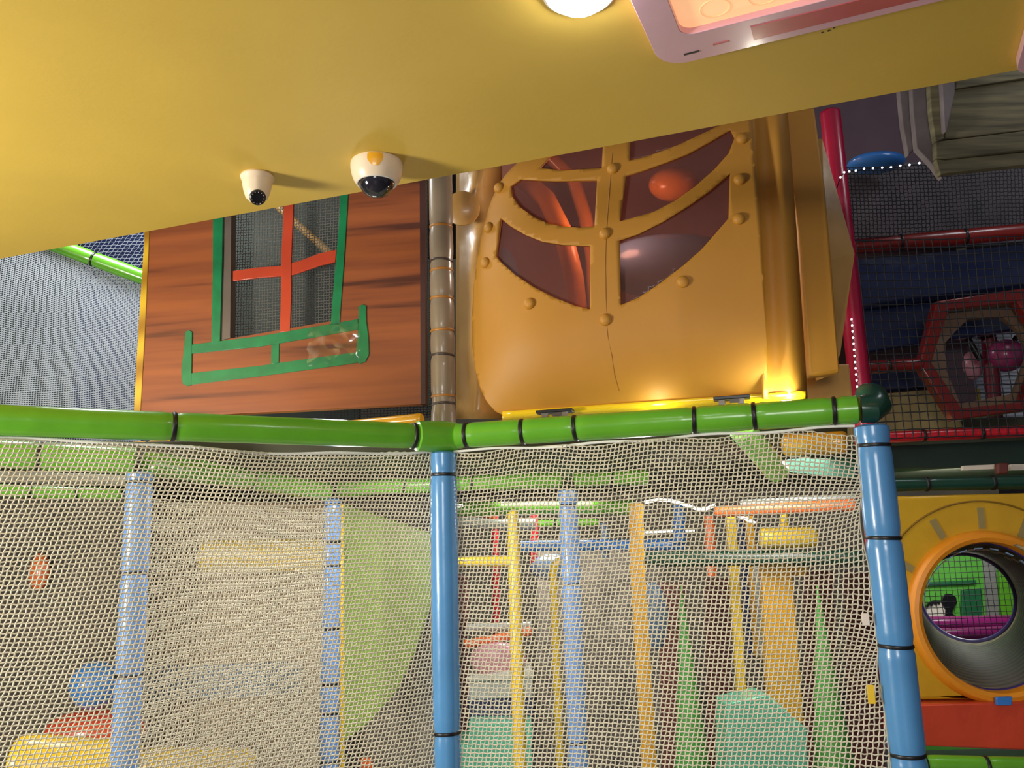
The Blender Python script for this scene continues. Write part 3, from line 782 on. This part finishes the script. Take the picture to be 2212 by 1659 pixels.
mat_pad('middle navy padded wall mat left of the hexagon', [(1840, 664), (2280, 612), (2280, 700), (1840, 765)], 3.84, .07, M['navy'])
mat_pad('lower navy padded wall mat left of the hexagon', [(1840, 800), (2040, 790), (2045, 835), (1840, 850)], 3.84, .07, M['navy'])
slab('foam_mat', 'olive yellow mat low behind the black net', 'mat', [(1840, 856), (2050, 838), (2090, 945), (1840, 955)], 3.82, .06, mat('olive mat', (150, 134, 90), rough=.6, var=.2))
# hexagon frame
HC = P(2132, 770, 3.6)
def ngon(c, n, R, rot, sq=1.): return [c+V((R*math.cos(rot+2*math.pi*i/n), 0, R*sq*math.sin(rot+2*math.pi*i/n))) for i in range(n)]
hx = thing('hexagon_frame', 'red hexagonal window frame behind the black net', 'frame', HC-Z*.28)
hexo = [(1986, 788), (2024, 650), (2212, 622), (2285, 740), (2225, 885), (2062, 908)]
hexi = [(2012, 782), (2050, 668), (2198, 652), (2256, 740), (2208, 868), (2078, 882)]
obj('frame', G().prism([P(x, y, 3.58) for x, y in hexo], V((0, .06, 0)), [[P(x, y, 3.58) for x, y in hexi]]), M['dkred'], hx, bevel=.006)
o1 = [(2012, 785), (2048, 665), (2200, 648), (2260, 740), (2208, 872), (2076, 886)]
o2 = [(2042, 740), (2064, 716), (2090, 690), (2165, 684), (2198, 712), (2225, 760), (2190, 850), (2074, 872), (2044, 800)]
obj('inner_board', G().prism([P(x, y, 3.66) for x, y in o1], V((0, .03, 0)), [[P(x, y, 3.66) for x, y in o2]]), mat('brown grey board', (122, 96, 76), rough=.6), hx)
padded('padded_bar', 'dark red padded bar joining the hexagon to the left', 'bar', P(1845, 796, 3.6), P(1992, 787, 3.6), .028, M['dkred'], [.5], seed=53)
# things behind the hexagon
on_deck('slatted_board', 'pale grey slatted board behind the hexagon opening', 'board', 2030, 2260, 655, 4.7, .03, stripes('white slats', (150, 156, 170), (206, 212, 226), 14, (0, 0, 0), distort=0))
on_deck('slatted_board', 'dark grey board behind the hexagon opening', 'board', 2030, 2085, 742, 4.6, .03, mat('dark grey board', (56, 58, 64), rough=.7))
slab('striped_mat', 'white and blue striped mat low in the hexagon', 'mat', [(2050, 820), (2110, 808), (2115, 836), (2050, 845)], 4.45, .03, stripes('white blue', (150, 170, 220), (226, 230, 240), 12, (0, math.radians(35), 0), distort=0))
slab('striped_mat', 'yellow and red mat low in the hexagon', 'mat', [(2050, 846), (2118, 838), (2122, 880), (2050, 884)], 4.45, .03, mat('yellow mat', (206, 176, 66), rough=.6))
sp = thing('punch_toy', 'pink ball toy with black arms on a dark red post inside the hexagon', 'toy', V((P(2135, 800, 3.98).x, 3.98, ZR+.0905)))
obj('ball', G().ball(P(2172, 768, 3.96), .082, 24, 14, (1.1, 1, .95)), M['pinkball'], sp)
obj('post', G().tube([V((P(2135, 800, 3.98).x, 3.98, ZR+.0905)), P(2136, 730, 3.98)], .034, 16), mat('dark red post', (110, 26, 44), rough=.4), sp)
obj('cap', G().box(P(2128, 717, 3.96), V((.034, 0, 0)), V((0, .03, 0)), V((0, 0, .03))), M['black'], sp, bevel=.004)
obj('arm', G().tube([P(2090, 730, 3.96), P(2118, 778, 3.96)], .014, 12), M['black'], sp)
obj('arm', G().tube([P(2195, 728, 3.96), P(2185, 745, 3.96)], .014, 12), M['black'], sp)
g = G().ball(P(2100, 790, 4.1), .06, 16, 10, (.8, .8, 1.2)); tag(obj('foam_bead', g, M['pinkmat']), 'pale pink foam bead left of the pink ball toy', 'foam')
padded('padded_rail', 'bright red padded rail under the hexagon', 'padded rail', P(1870, 947, 3.5), P(2290, 928, 3.45), .024, M['red'], [.3, .6], seed=55)
slab('border_board', 'dark green board under the red rail', 'board', [(1880, 965), (2270, 948), (2270, 1006), (1880, 1012)], 3.62, .04, mat('dark green board', (24, 44, 36), rough=.5))
slab('hall_sign', 'small dull red bracket on the dark green board', 'bracket', [(2155, 1000), (2180, 999), (2180, 1024), (2155, 1024)], 3.5, .03, M['maroon'])
slab('highlight_strip', 'grey strip with painted highlight on the dark green board beside the dull red bracket', 'strip', [(2080, 1006), (2152, 1003), (2152, 1013), (2080, 1016)], 3.54, .02, M['white'], bevel=.002)  # grey piece, its white highlight put into the colour
slab('highlight_strip', 'grey strip with painted highlight on the dark green board at the right photo edge', 'strip', [(2183, 1003), (2270, 1001), (2270, 1014), (2183, 1016)], 3.54, .02, M['white'], bevel=.002)  # rest of the grey piece, highlight painted as white
padded('padded_rail', 'dark green padded rail above the yellow tunnel panel', 'padded rail', P(1905, 1048, 3.4), P(2290, 1040, 3.4), .027, M['dkgreen'], [.25, .62], seed=56)

# ================================================================== TUNNEL
TY = 3.36
tc = P(2140, 1330, TY); tr_ = 152/F*TY; tf = P(2088, 1290, TY+2.1)
tn = thing('crawl_tunnel', 'yellow padded panel with round orange rimmed crawl tunnel', 'tunnel', tc-Z*.33)
circ = [tc+V((.285*math.cos(t), 0, .285*math.sin(t))) for t in [2*math.pi*i/64 for i in range(64)]]
po = [V((p.x, TY, p.z)) for p in [P(1918, 1072, TY), P(2330, 1062, TY), P(2330, 1506, TY), P(1918, 1514, TY)]]
obj('panel', G().prism(po, V((0, .08, 0)), [circ]), M['panelyellow'], tn, bevel=.02)
dax = (tf-tc).normalized()
obj('ring', G().lathe([(.272, .03), (.27, -.02), (.275, -.036), (.290, -.044), (.305, -.04), (.316, -.026), (.318, .0), (.300, .01), (.285, .03)], tc, V((0, 1, 0)), 64, True), M['ring'], tn)
tube = G(); path = [lerp(tc, tf, i/40) for i in range(41)]
rs = [.274+.006*math.cos(i*math.pi) for i in range(41)]
tube.tube(path, rs, 48, caps=False)
o = obj('tube', tube, M['tunnel'], tn, angle=80); sd = o.modifiers.new('solid', 'SOLIDIFY'); sd.thickness = .01; sd.offset = 1
obj('rim', G().ring(tc+V((0, .02, 0)), V((0, 1, 0)), .274, .008, 56, 10), mat('violet rim', (60, 44, 110), rough=.3), tn)
obj('rim', G().ring(tf, dax, .270, .02, 56, 10), mat('violet far rim', (92, 84, 150), rough=.3), tn)
# printed arc and tapes around the ring
arc = [tc+V((.43*math.cos(t), -.002, .43*math.sin(t))) for t in [math.radians(55+125*i/40) for i in range(41)]]
obj('printed_arc', G().tube(arc, .004, 6), M['line'], tn)
for an in (62, 88, 116, 147, 172):
    t = math.radians(an); r = V((math.cos(t), 0, math.sin(t))); q = V((-math.sin(t), 0, math.cos(t)))
    obj('tape', G().box(tc+r*.365-V((0, .002, 0)), r*.04, q*.013, V((0, .0015, 0))), M['tape'], tn)
# blue, white patches on the tunnel roof
mp1 = mat('pale blue patch', (150, 184, 224), rough=.4); mp2 = mat('buff patch', (200, 180, 140), rough=.5)
for k in range(3):
    for i in range(9):
        t = math.radians(50+14*i+4*k); r = V((math.cos(t), 0, math.sin(t))); q = V((-math.sin(t), 0, math.cos(t)))
        obj('printed_patch', G().box(lerp(tc, tf, .05+.075*k)+r*.252, q*.016, dax*.045, r*.002), mp2 if k else mp1, tn)
# beyond the tunnel
FY = 6.4
on_deck('play_wall', 'green wall board seen through the crawl tunnel', 'board', 1940, 2250, 1100, FY+.3, .04, M['playgreen'], 0.)
slab('play_door', 'dark green door shape seen through the crawl tunnel', 'board', [(2078, 1275), (2122, 1272), (2122, 1345), (2078, 1347)], FY+.27, .03, M['playgreen2'])
slab('play_beam', 'dark green bar across the green wall beyond the tunnel', 'bar', [(1990, 1258), (2110, 1253), (2110, 1262), (1990, 1268)], FY+.27, .03, M['playgreen2'])
slab('play_beam', 'grey upright board beyond the tunnel', 'board', [(2124, 1200), (2150, 1200), (2160, 1345), (2135, 1345)], FY+.27, .03, M['grey'])
slab('play_beam', 'bright green upright board at the right of the tunnel view', 'board', [(2158, 1200), (2190, 1200), (2190, 1345), (2164, 1345)], FY+.27, .03, M['green'])
fg = thing('painted_bird', 'black and white painted bird shape seen through the crawl tunnel', 'cutout', P(2040, 1335, FY+.28))
obj('white_body', G().prism([P(x, y, FY+.28) for x, y in [(1985, 1336), (1998, 1314), (2012, 1302), (2030, 1300), (2042, 1310), (2044, 1336)]], V((0, .02, 0))), M['white'], fg)
obj('black_head', G().prism([P(x, y, FY+.26) for x, y in [(2034, 1300), (2036, 1290), (2044, 1283), (2056, 1283), (2066, 1290), (2068, 1302), (2062, 1312), (2056, 1320), (2060, 1328), (2068, 1332), (2068, 1336), (2042, 1336), (2044, 1318), (2038, 1308)]], V((0, .02, 0))), M['black'], fg, bevel=.004)
obj('black_crest', G().prism([P(x, y, FY+.26) for x, y in [(2001, 1310), (2006, 1302), (2018, 1297), (2032, 1297), (2030, 1306), (2026, 1301), (2022, 1308), (2018, 1302), (2013, 1310), (2009, 1305), (2004, 1313)]], V((0, .02, 0))), M['black'], fg)
padded('padded_bar', 'purple padded bar beyond the crawl tunnel', 'bar', P(1960, 1350, FY-.3), P(2220, 1346, FY-.3), .055, M['purple'], [], seed=60)
padded('padded_bar', 'lower purple padded bar beyond the crawl tunnel', 'bar', P(1960, 1376, FY-.45), P(2220, 1368, FY-.45), .05, M['purple'], [], seed=61)
no = P(1985, 1190, FY-.6)
o = net_mesh('black_net', no, V((1, 0, 0)), -Z, .75, .55, .036, .036, .0022, M['netblack'], wave=.004, seed=8, zig=.02)
tag(o, 'small black net beyond the far end of the crawl tunnel', 'net')
slab('landing_mat', 'glossy orange red mat under the tunnel panel', 'mat', [(1966, 1522), (2300, 1514), (2300, 1626), (1966, 1612)], 3.30, .25, M['pad_red'], bevel=.02)
slab('buckle_tab', 'small blue tab under the orange ring', 'tab', [(2152, 1506), (2188, 1505), (2186, 1524), (2154, 1524)], 3.28, .015, M['royal'], bevel=.003)
padded('padded_rail', 'lime green padded rail at the bottom right corner', 'padded rail', P(1965, 1652, 3.25), P(2300, 1660, 3.2), .035, M['green'], [.1, .5], seed=62)

# ================================================================== INSIDE THE NETS
ZB = 1.86
def post(px, ytop, Y, r, label, ties, mt=None, seed=1):
    t = P(px, ytop, Y); bt = V((t.x, t.y, 0))
    padded('padded_post', label, 'padded post', bt, t, r, mt or M['blueback'], [tpar(bt, t, y, 1) for y in ties], seed=seed)
    return t
b1 = post(303, 1020, 3.5, .052, 'pale blue padded post behind the left net nearest the left side', (1460, 1240, 1043), seed=70)
b2 = post(718, 1078, 4.75, .049, 'pale blue padded post behind the left net beside the green slide', (1646, 1540, 1476, 1358, 1222, 1170, 1090), seed=71)
b3 = post(1226, 1058, 4.75, .052, 'pale blue padded post standing in the middle behind the right net', (1605, 1262, 1092), seed=72)
def bar(label, p0, p1, r, mt, ties=(), seed=80, name='padded_rail', cat='padded rail'):
    return padded(name, label, cat, p0, p1, r, mt, list(ties), seed=seed, n=18)
bar('upper lime green rail behind the left net at the far left', P(-260, 966, 3.15), P(292, 996, 3.52), .056, M['green'], (.2, .6), 80)
bar('lower lime green rail behind the left net at the far left', P(-260, 1050, 3.4), P(262, 1068, 3.75), .026, M['green'], (.3, .6, .8), 81)
bar('lime green rail running back from the left rear post', P(318, 1000, 3.55), P(705, 1062, 4.72), .050, M['green'], (.5,), 82)
bar('lime green rail crossing behind the middle front post', P(728, 1056, 4.8), P(1214, 1036, 4.8), .042, M['green'], (.3, .6), 83)
bar('lime green rail running right from the middle rear post', P(1240, 1036, 4.8), P(1400, 1030, 4.8), .042, M['green'], (.5,), 84)
bar('thin lime green rail far behind the yellow pipe frame', P(980, 1100, 5.6), P(1372, 1096, 5.6), .045, M['green'], (), 85)
bar('bright lime green short rail in the far middle', P(1105, 1131, 6.6), P(1292, 1128, 6.6), .026, M['green'], (.5,), 86)
slab('grey_band', 'grey padded band between the two far left green rails', 'band', [(-250, 1008), (280, 1026), (280, 1050), (-250, 1036)], 3.85, .03, M['grey'])
# second net running back
d2 = (V((b2.x, b2.y, 0))-V((b1.x, b1.y, 0))); L2 = d2.length; d2.normalize()
o = net_mesh('safety_net', V((b1.x, b1.y, ZB-.10))+d2*.07, d2, -Z, L2-.14, ZB-.45, .0155, .0150, .0025, M['net'], wave=.012, seed=9.5, slant=.2)
tag(o, 'inner off white net running back between the two left rear posts', 'net')
# deck above
dk = [P(-60, 985, 3.9), P(1760, 985, 3.9)]
g = G().box(V((.35, 5.6, ZR+.05)), V((3.75, 0, 0)), V((0, 1.68, 0)), V((0, 0, .04)))
tag(obj('upper_deck', g, M['olive'], bevel=.01), 'dark olive deck of the upper level above the netted area', 'deck')
# LED tubes under the deck
def ledtube(label, pts, Y, r=.009):
    root = thing('led_strip', label, 'light', P(*pts[0], Y))
    obj('glowing_tube', G().tube([P(x, y, Y) for x, y in pts], r, 10), M['tubeglow'], root)
    for x, y in (pts[0], pts[-1]):
        a = P(x, y, Y); obj('hanger', G().tube([a, V((a.x, a.y, ZR+.012))], .002, 6), M['gtie'], root)
ledtube('wavy glowing white light strip beside the yellow tan post', [(1392, 1085), (1420, 1080), (1450, 1081), (1480, 1090), (1505, 1099), (1525, 1099), (1545, 1091)], 4.9)
ledtube('short glowing white light strip under the orange beam', [(1570, 1112), (1590, 1112), (1610, 1120), (1630, 1130)], 4.9)
ledtube('short glowing light strip at the left behind the right net', [(975, 1095), (1000, 1092)], 5.4)
ledtube('thin glowing light strip above the blue beam', [(1395, 1150), (1440, 1148), (1470, 1147), (1500, 1146)], 6.8, .007)
# yellow pipe frame
yf = thing('climbing_frame', 'yellow pipe frame with a crossbar behind the right net', 'pipe frame', V((P(1115, 1600, 4.9).x, 4.9, 0)))
t0 = P(1108, 1107, 4.9); tb_ = V((t0.x, 4.9, 0))
obj('upright', G().tube([tb_, V((t0.x, 4.9, 1.55)), V((t0.x, 4.9, 1.6)), t0, t0+V((-.012, 0, .012))], [.036, .036, .031, .031, .02], 18), M['yellow'], yf)
c_ = P(1108, 1213, 4.9); obj('crossbar', G().tube([P(940, 1213, 4.9), c_], .029, 16), M['yellow'], yf)
rod('hooked_pole', 'thin yellow pole with a hooked top beside the pale blue post', 'pole', [V((P(1197, 1300, 5.2).x, 5.2, 0)), P(1195, 1240, 5.2), P(1198, 1222, 5.2), P(1207, 1212, 5.2), P(1224, 1207, 5.2)], .023, M['yellow'])
tt = P(1374, 1088, 4.35); tt2 = P(1376, 1210, 4.35)
rod('tan_post', 'yellow tan post standing right of the pale blue post', 'post', [V((tt2.x+.008, 4.35, 0)), tt2, tt], .037, M['amber'])
bb = bar('royal blue beam across the middle behind the right net', P(1112, 1180, 5.5), P(1482, 1176, 5.5), .034, M['royal'], (), 90, 'padded_beam', 'beam')
rod('blue_upright', 'short royal blue upright standing on the blue beam', 'post', [P(1468, 1172, 5.45), P(1466, 1092, 5.45)], .04, M['royal'])
rod('blue_upright', 'small blue upright far behind the blue beam', 'post', [P(1307, 1205, 5.56), P(1306, 1130, 5.56)], .026, M['bluedull'])
rod('orange_rail', 'orange rail at the left end behind the right net', 'rail', [P(960, 1103, 5.8), P(1030, 1104, 5.8), P(1072, 1112, 5.8)], .035, M['orange'])
rod('red_post', 'red post behind the yellow pipe frame', 'post', [V((P(1068, 1300, 5.9).x, 5.9, 0)), P(1068, 1110, 5.9)], .024, M['red'])
rod('red_post', 'short red post right of the yellow pipe frame', 'post', [P(1153, 1218, 5.9), P(1155, 1108, 5.9)], .026, M['red'])
rod('silver_rail', 'silver grey rail crossing behind the yellow pipe frame', 'rail', [P(960, 1125, 5.7), P(1060, 1132, 5.7), P(1156, 1133, 5.7)], .034, M['silver'])
rod('silver_rail', 'low silver rail behind the yellow pipe frame', 'rail', [P(1008, 1358, 5.8), P(1148, 1352, 5.8)], .03, M['silver'])
rod('orange_rail', 'low slanting orange red rail behind the yellow pipe frame', 'rail', [P(1005, 1392, 5.7), P(1080, 1378, 5.7), P(1148, 1362, 5.7)], .028, M['orange'])
bar('orange beam at the top right behind the right net', P(1545, 1106, 4.6), P(1850, 1090, 4.3), .030, M['orange'], (), 91, 'padded_beam', 'beam')
bar('silver beam above the orange beam', P(1600, 1088, 4.7), P(1850, 1076, 4.4), .022, M['silver'], (), 92, 'padded_beam', 'beam')
rod('orange_post', 'short orange post left of the yellow bars', 'post', [P(1538, 1245, 5.2), P(1532, 1115, 5.2)], .032, M['orange'])
bar('dark green beam across the right net background', P(1395, 1208, 4.8), P(1860, 1204, 4.5), .040, M['dkgreen'], (), 93, 'padded_beam', 'beam')
def up(px0, y0, px1, y1, Y, w, mt, label, name='upright_bar'):
    g = G().prism([P(px0-w/2, y0, Y), P(px0+w/2, y0, Y), P(px1+w/2, y1, Y), P(px1-w/2, y1, Y)], V((0, .05, 0)))
    tag(obj(name, g, mt, bevel=.006), label, 'bar')
up(1580, 1112, 1606, 1540, 4.9, 20, M['yellow'], 'yellow upright bar left of the tall yellow panel')
up(1600, 1115, 1626, 1420, 5.1, 16, M['navy'], 'navy upright bar between two yellow bars')
up(1620, 1112, 1640, 1420, 5.0, 16, M['amber'], 'amber upright bar beside the silver bar')
up(1636, 1222, 1650, 1420, 4.95, 13, M['silver'], 'silver upright bar beside the tall yellow panel')
slab('padded_board', 'tall yellow padded panel behind the right net', 'panel', [(1646, 1222), (1712, 1222), (1740, 1568), (1664, 1562), (1662, 1510), (1655, 1400)], 4.7, .08, M['amber'], bevel=.015)
slab('padded_board', 'small amber panel piece right of the tall yellow panel', 'panel', [(1712, 1222), (1748, 1222), (1742, 1246), (1712, 1248)], 4.75, .06, M['amber'])
def roll(name, label, p0, p1, r, mt):
    ax = (p1-p0); L = ax.length
    g = G().lathe([(r*.3, 0), (r*.8, .004), (r*.96, r*.25), (r, r*.5), (r, L-r*.5), (r*.96, L-r*.25), (r*.8, L-.004), (r*.3, L)], p0, ax, 28)
    return tag(obj(name, g, mt), label, 'foam roll')
roll('foam_roller', 'yellow foam roller hanging below the orange beam', P(1640, 1163, 4.6), P(1763, 1160, 4.6), .053, M['yellow'])
rod('roller_hanger', 'yellow stem above the hanging yellow roller', 'stem', [P(1694, 1142, 4.62), P(1693, 1108, 4.62)], .02, M['yellow'])
roll('foam_roller', 'yellow foam roller behind the inner net on the left', P(436, 1200, 5.1), P(706, 1200, 5.1), .098, M['yellow'])
roll('foam_roller', 'big yellow foam roller at the bottom left corner', P(20, 1648, 3.6), P(300, 1668, 3.75), .115, M['yellow'])
roll('foam_roller', 'yellow foam roller low behind the inner net', P(300, 1660, 4.4), P(548, 1662, 4.6), .10, M['yellow'])
# slats, spikes, boxes on the right
for (x0, x1, y0, Y, lb) in [(1425, 1480, 1260, 5.6, 'maroon slat left of the first green spike'), (1525, 1575, 1250, 5.6, 'maroon slat right of the first green spike'),
                            (1740, 1800, 1235, 5.3, 'wide maroon slat left of the second green spike'), (1830, 1900, 1235, 5.3, 'maroon slat beside the right blue post')]:
    slab('wooden_slat', lb, 'slat', [(x0, y0), (x1, y0), (x1+16, 1760), (x0+10, 1760)], Y, .05, M['maroon'])
def spike(px, ya, yb, hw, Y, label):
    a = P(px, ya, Y); c = P(px+ (4 if px > 1700 else -2), yb, Y); h = a.z-c.z
    r = hw/F*Y
    tag(obj('green_spike', G().lathe([(r, 0), (r*.66, h*.33), (r*.33, h*.68), (.004, h)], c, Z, 24), M['leaf']), label, 'spike', None)
spike(1505, 1262, 1760, 45, 5.0, 'tall green cone spike left of the tall yellow panel')
spike(1808, 1262, 1760, 52, 4.5, 'tall green cone spike beside the right blue post')
def foam_box(label, px, Y, d, mt):
    slab('foam_block', label, 'foam block', px, Y, d, mt, bevel=.012)
foam_box('turquoise foam block at the bottom right behind the net', [(1570, 1520), (1660, 1500), (1745, 1575), (1750, 1800), (1570, 1800)], 4.4, .25, M['turq'])
foam_box('turquoise foam block at the foot of the yellow pipe frame', [(1012, 1560), (1150, 1560), (1150, 1800), (975, 1800), (975, 1610), (1012, 1610)], 5.3, .4, M['turq'])
foam_box('dark blue foam block in the stack left of the yellow pipe', [(1010, 1510), (1152, 1508), (1152, 1556), (1010, 1557)], 5.5, .3, M['navy'])
foam_box('grey white foam block under the white one in the stack', [(1010, 1472), (1150, 1468), (1152, 1506), (1010, 1512)], 5.5, .3, M['silver'])
foam_box('white foam block in the stack left of the yellow pipe', [(1010, 1462), (1150, 1445), (1152, 1466), (1010, 1474)], 5.48, .3, M['whitemat'])
g = G().ball(P(1075, 1424, 5.62), .13, 24, 12, (1.4, .6, .8)); tag(obj('foam_mound', g, M['pinkmat']), 'pink rounded foam mound behind the yellow pipe frame', 'foam')
slab('padded_board', 'dull red panel beside the middle blue post', 'panel', [(960, 1240), (1012, 1245), (1008, 1800), (960, 1800)], 6.0, .04, M['maroon'])
slab('rock_panel', 'mottled grey pink rock wall panel in the middle', 'panel', [(1160, 1190), (1430, 1190), (1450, 1800), (1160, 1800)], 6.4, .05, M['rock'], bevel=0)
g = G().ball(P(1190, 1225, 5.9), .11, 18, 10, (1.3, .7, .8)); tag(obj('foam_mound', g, M['bluedull']), 'dusty blue foam mound between the yellow pipes', 'foam')
g = G().ball(P(1415, 1330, 5.3), .09, 18, 10, (.9, .7, 2.2)); tag(obj('foam_mound', g, M['bluedull']), 'dusty blue upright foam mound right of the yellow tan post', 'foam')
# upper bits seen through the right net
p0_, p1_ = P(1600, 925, 3.45), P(1680, 1020, 3.75)
bar('light green padded bar sloping down under the right rail', p0_, p1_, .052, vinyl('pale lime vinyl', (150, 226, 104)), (), 95, 'padded_bar', 'bar')
roll('foam_roller', 'amber foam roller under the right end of the green rail', P(1690, 962, 3.9), P(1832, 955, 3.75), .05, M['amber'])
slab('turquoise_strip', 'turquoise strip beside the top of the right blue post', 'strip', [(1700, 992), (1850, 985), (1850, 1035), (1700, 1020)], 4.0, .03, mat('dull turquoise', (36, 88, 70), rough=.6))
# left interior
g = G().prism([P(x, y, 5.2) for x, y in [(735, 1085), (930, 1150), (950, 1240), (900, 1400), (860, 1490), (800, 1560), (735, 1610)]], V((0, .05, 0)))
tag(obj('slide', g, M['slidegreen'], bevel=.01), 'olive green slide side panel left of the middle blue post', 'slide')
rod('yellow_pole', 'thin yellow pole beside the green slide panel', 'pole', [V((P(742, 1640, 4.9).x, 4.9, 0)), P(738, 1090, 4.9)], .012, M['yellow'])
slab('mural_panel', 'dark mottled mural panel behind the far left net', 'panel', [(-300, 1070), (300, 1070), (300, 1800), (-300, 1800)], 5.0, .05, M['mural'], bevel=0)
slab('padded_screen', 'beige wall pad behind the inner net', 'pad', [(300, 1080), (735, 1090), (735, 1800), (290, 1800)], 5.5, .06, mat('beige pad', (150, 124, 98), rough=.7, var=.15, scale=3), bevel=0)
slab('padded_screen', 'grey blue pad band behind the inner net', 'pad', [(310, 1440), (650, 1430), (650, 1500), (310, 1515)], 5.449, .05, M['bluedull'])
g = G().ball(P(205, 1480, 4.2), .11); tag(obj('play_ball', g, M['royal']), 'blue ball behind the left net beside the pale post', 'ball')
g = G().ball(P(205, 1580, 4.3), .15, 20, 12, (1.6, 1, .7)); tag(obj('foam_mound', g, M['pad_red']), 'red foam mound above the big yellow roller', 'foam')
g = G().ball(P(85, 1235, 4.96), .07, 18, 10, (.8, .6, 1.5)); tag(obj('foam_mound', g, M['orange']), 'dull orange shape on the dark mural at left', 'foam')
slab('mural_panel', 'mottled figure mural right of the green slide panel', 'panel', [(780, 1180), (985, 1180), (985, 1800), (740, 1800)], 5.7, .04, M['rock'], bevel=0)
up(790, 1640, 795, 1760, 5.3, 24, M['orange'], 'short orange upright at the foot of the slide panel')

GR = {'padded_rail': 'padded rails of the play frame', 'padded_post': 'padded posts of the play frame', 'padded_bar': 'padded bars', 'safety_net': 'safety nets', 
      'net_strip': 'net strips', 'black_net': 'black nets', 'backing_board': 'backing boards', 'hinge_bracket': 'hinge brackets under the hood', 'slide_tube': 'orange bars inside the hood',
      'foam_mound': 'foam mounds', 'foam_roller': 'foam rollers', 'foam_block': 'foam blocks', 'padded_mat': 'navy padded mats', 'wooden_slat': 'maroon slats', 'green_spike': 'green cone spikes',
      'upright_bar': 'upright bars behind the right net', 'padded_beam': 'padded beams behind the right net', 'led_strip': 'glowing light strips', 'framed_light_panel': 'framed panels on the ceiling',
      'mural_panel': 'mottled panels', 'padded_screen': 'padded screens', 'padded_board': 'padded boards', 'play_beam': 'boards beyond the tunnel', 'highlight_strip': 'pale strips', 'striped_mat': 'mats in the hexagon',
      'slatted_board': 'boards behind the hexagon', 'orange_rail': 'orange rails', 'silver_rail': 'silver rails', 'red_post': 'red posts', 'blue_upright': 'blue uprights', 'play_ball': 'balls'}
for o in list(COL.objects):
    k = o.name.split('.')[0]
    if o.parent is None and 'label' in o and k in GR: o['group'] = GR[k]
# ================================================================== LIGHTS
def area(name, loc, target, size, energy, color=(1, 1, 1), sy=None):
    l = bpy.data.lights.new(name, 'AREA'); l.energy = energy; l.color = color; l.size = size
    if sy: l.shape = 'RECTANGLE'; l.size_y = sy
    o = bpy.data.objects.new(name, l); COL.objects.link(o); o.location = loc
    o.rotation_euler = (V(target)-V(loc)).to_track_quat('-Z', 'Y').to_euler(); return o
def point(name, loc, energy, color=(1, 1, 1), r=.05):
    l = bpy.data.lights.new(name, 'POINT'); l.energy = energy; l.color = color; l.shadow_soft_size = r
    o = bpy.data.objects.new(name, l); COL.objects.link(o); o.location = loc; return o
area('hall_light_left', (-3.4, 1.3, 1.5), (-.6, 2.2, 2.75), .6, 130, (1, .97, .86))
area('hall_light_front', (-.8, -5.0, 2.75), (0, 3.4, 1.6), 2.0, 190, (1, .97, .92), 1.7)
area('upper_light_left', (-2.2, 4.1, 4.2), (-1.6, 4.7, 2.2), .6, 52, (.95, .98, 1))
area('inner_light', (-.5, 4.3, 1.96), (-.5, 4.5, 0), .5, 34, (1, .98, .92), 1.2)
area('inner_light', (1.1, 4.3, 1.96), (1.0, 4.6, 0), .5, 26, (1, .98, .92), 1.2)
area('inner_light', (.2, 6.2, 1.96), (.2, 6.5, 0), .6, 34, (1, .98, .92), 1.4)
area('edge_light', (-.75, 3.75, 1.93), (-.75, 3.1, 1.4), .12, 6, (1, 1, 1), .8)
area('edge_light', (.55, 3.75, 1.93), (.5, 3.1, 1.4), .12, 6, (1, 1, 1), .9)
hl = PP(1700, 868, OH+NR*.085, NR)
point('lip_fill', hl, 4., (1, .95, .8), .03)  # added unseen lamp, brightens the lower right edge of the hood
point('lip_fill', PP(1420, 893, OH+NR*.075, NR), .6, (1, .95, .8), .03)  # weaker added lamp, brightens the lip further left
point('hood_fill', P(1330, 470, 3.62), 12, (1, .85, .7), .08)  # added so the shapes behind the tinted panes show
area('fill_light_right', (2.6, 5.4, 3.6), (2.2, 5.8, 2.2), .6, 14, (.9, .95, 1))  # added weak fill for the dark right side
area('tunnel_fill', (P(2090, 1200, 5.7).x, 5.7, 1.94), P(2090, 1300, 6.6), .4, 18, (1, 1, .95))  # added to lift the dark view through the tunnel
point('tunnel_fill_point', P(2100, 1225, 5.9), 2.5, (1, .97, .9), .06)  # second added fill at the far tunnel end
area('fill_light_right', (2.3, 2.7, 3.6), (2.0, 3.8, 2.3), .3, 3, (.9, .95, 1))  # added to put some sheen on the navy mats
w = bpy.data.worlds.new('World'); sc.world = w; w.use_nodes = True
w.node_tree.nodes['Background'].inputs[0].default_value = (.55, .55, .6, 1)
w.node_tree.nodes['Background'].inputs[1].default_value = .22
sc.view_settings.view_transform = 'Standard'; sc.view_settings.look = 'None'
sc.view_settings.exposure = 0; sc.view_settings.gamma = 1; sc.view_settings.use_curve_mapping = False
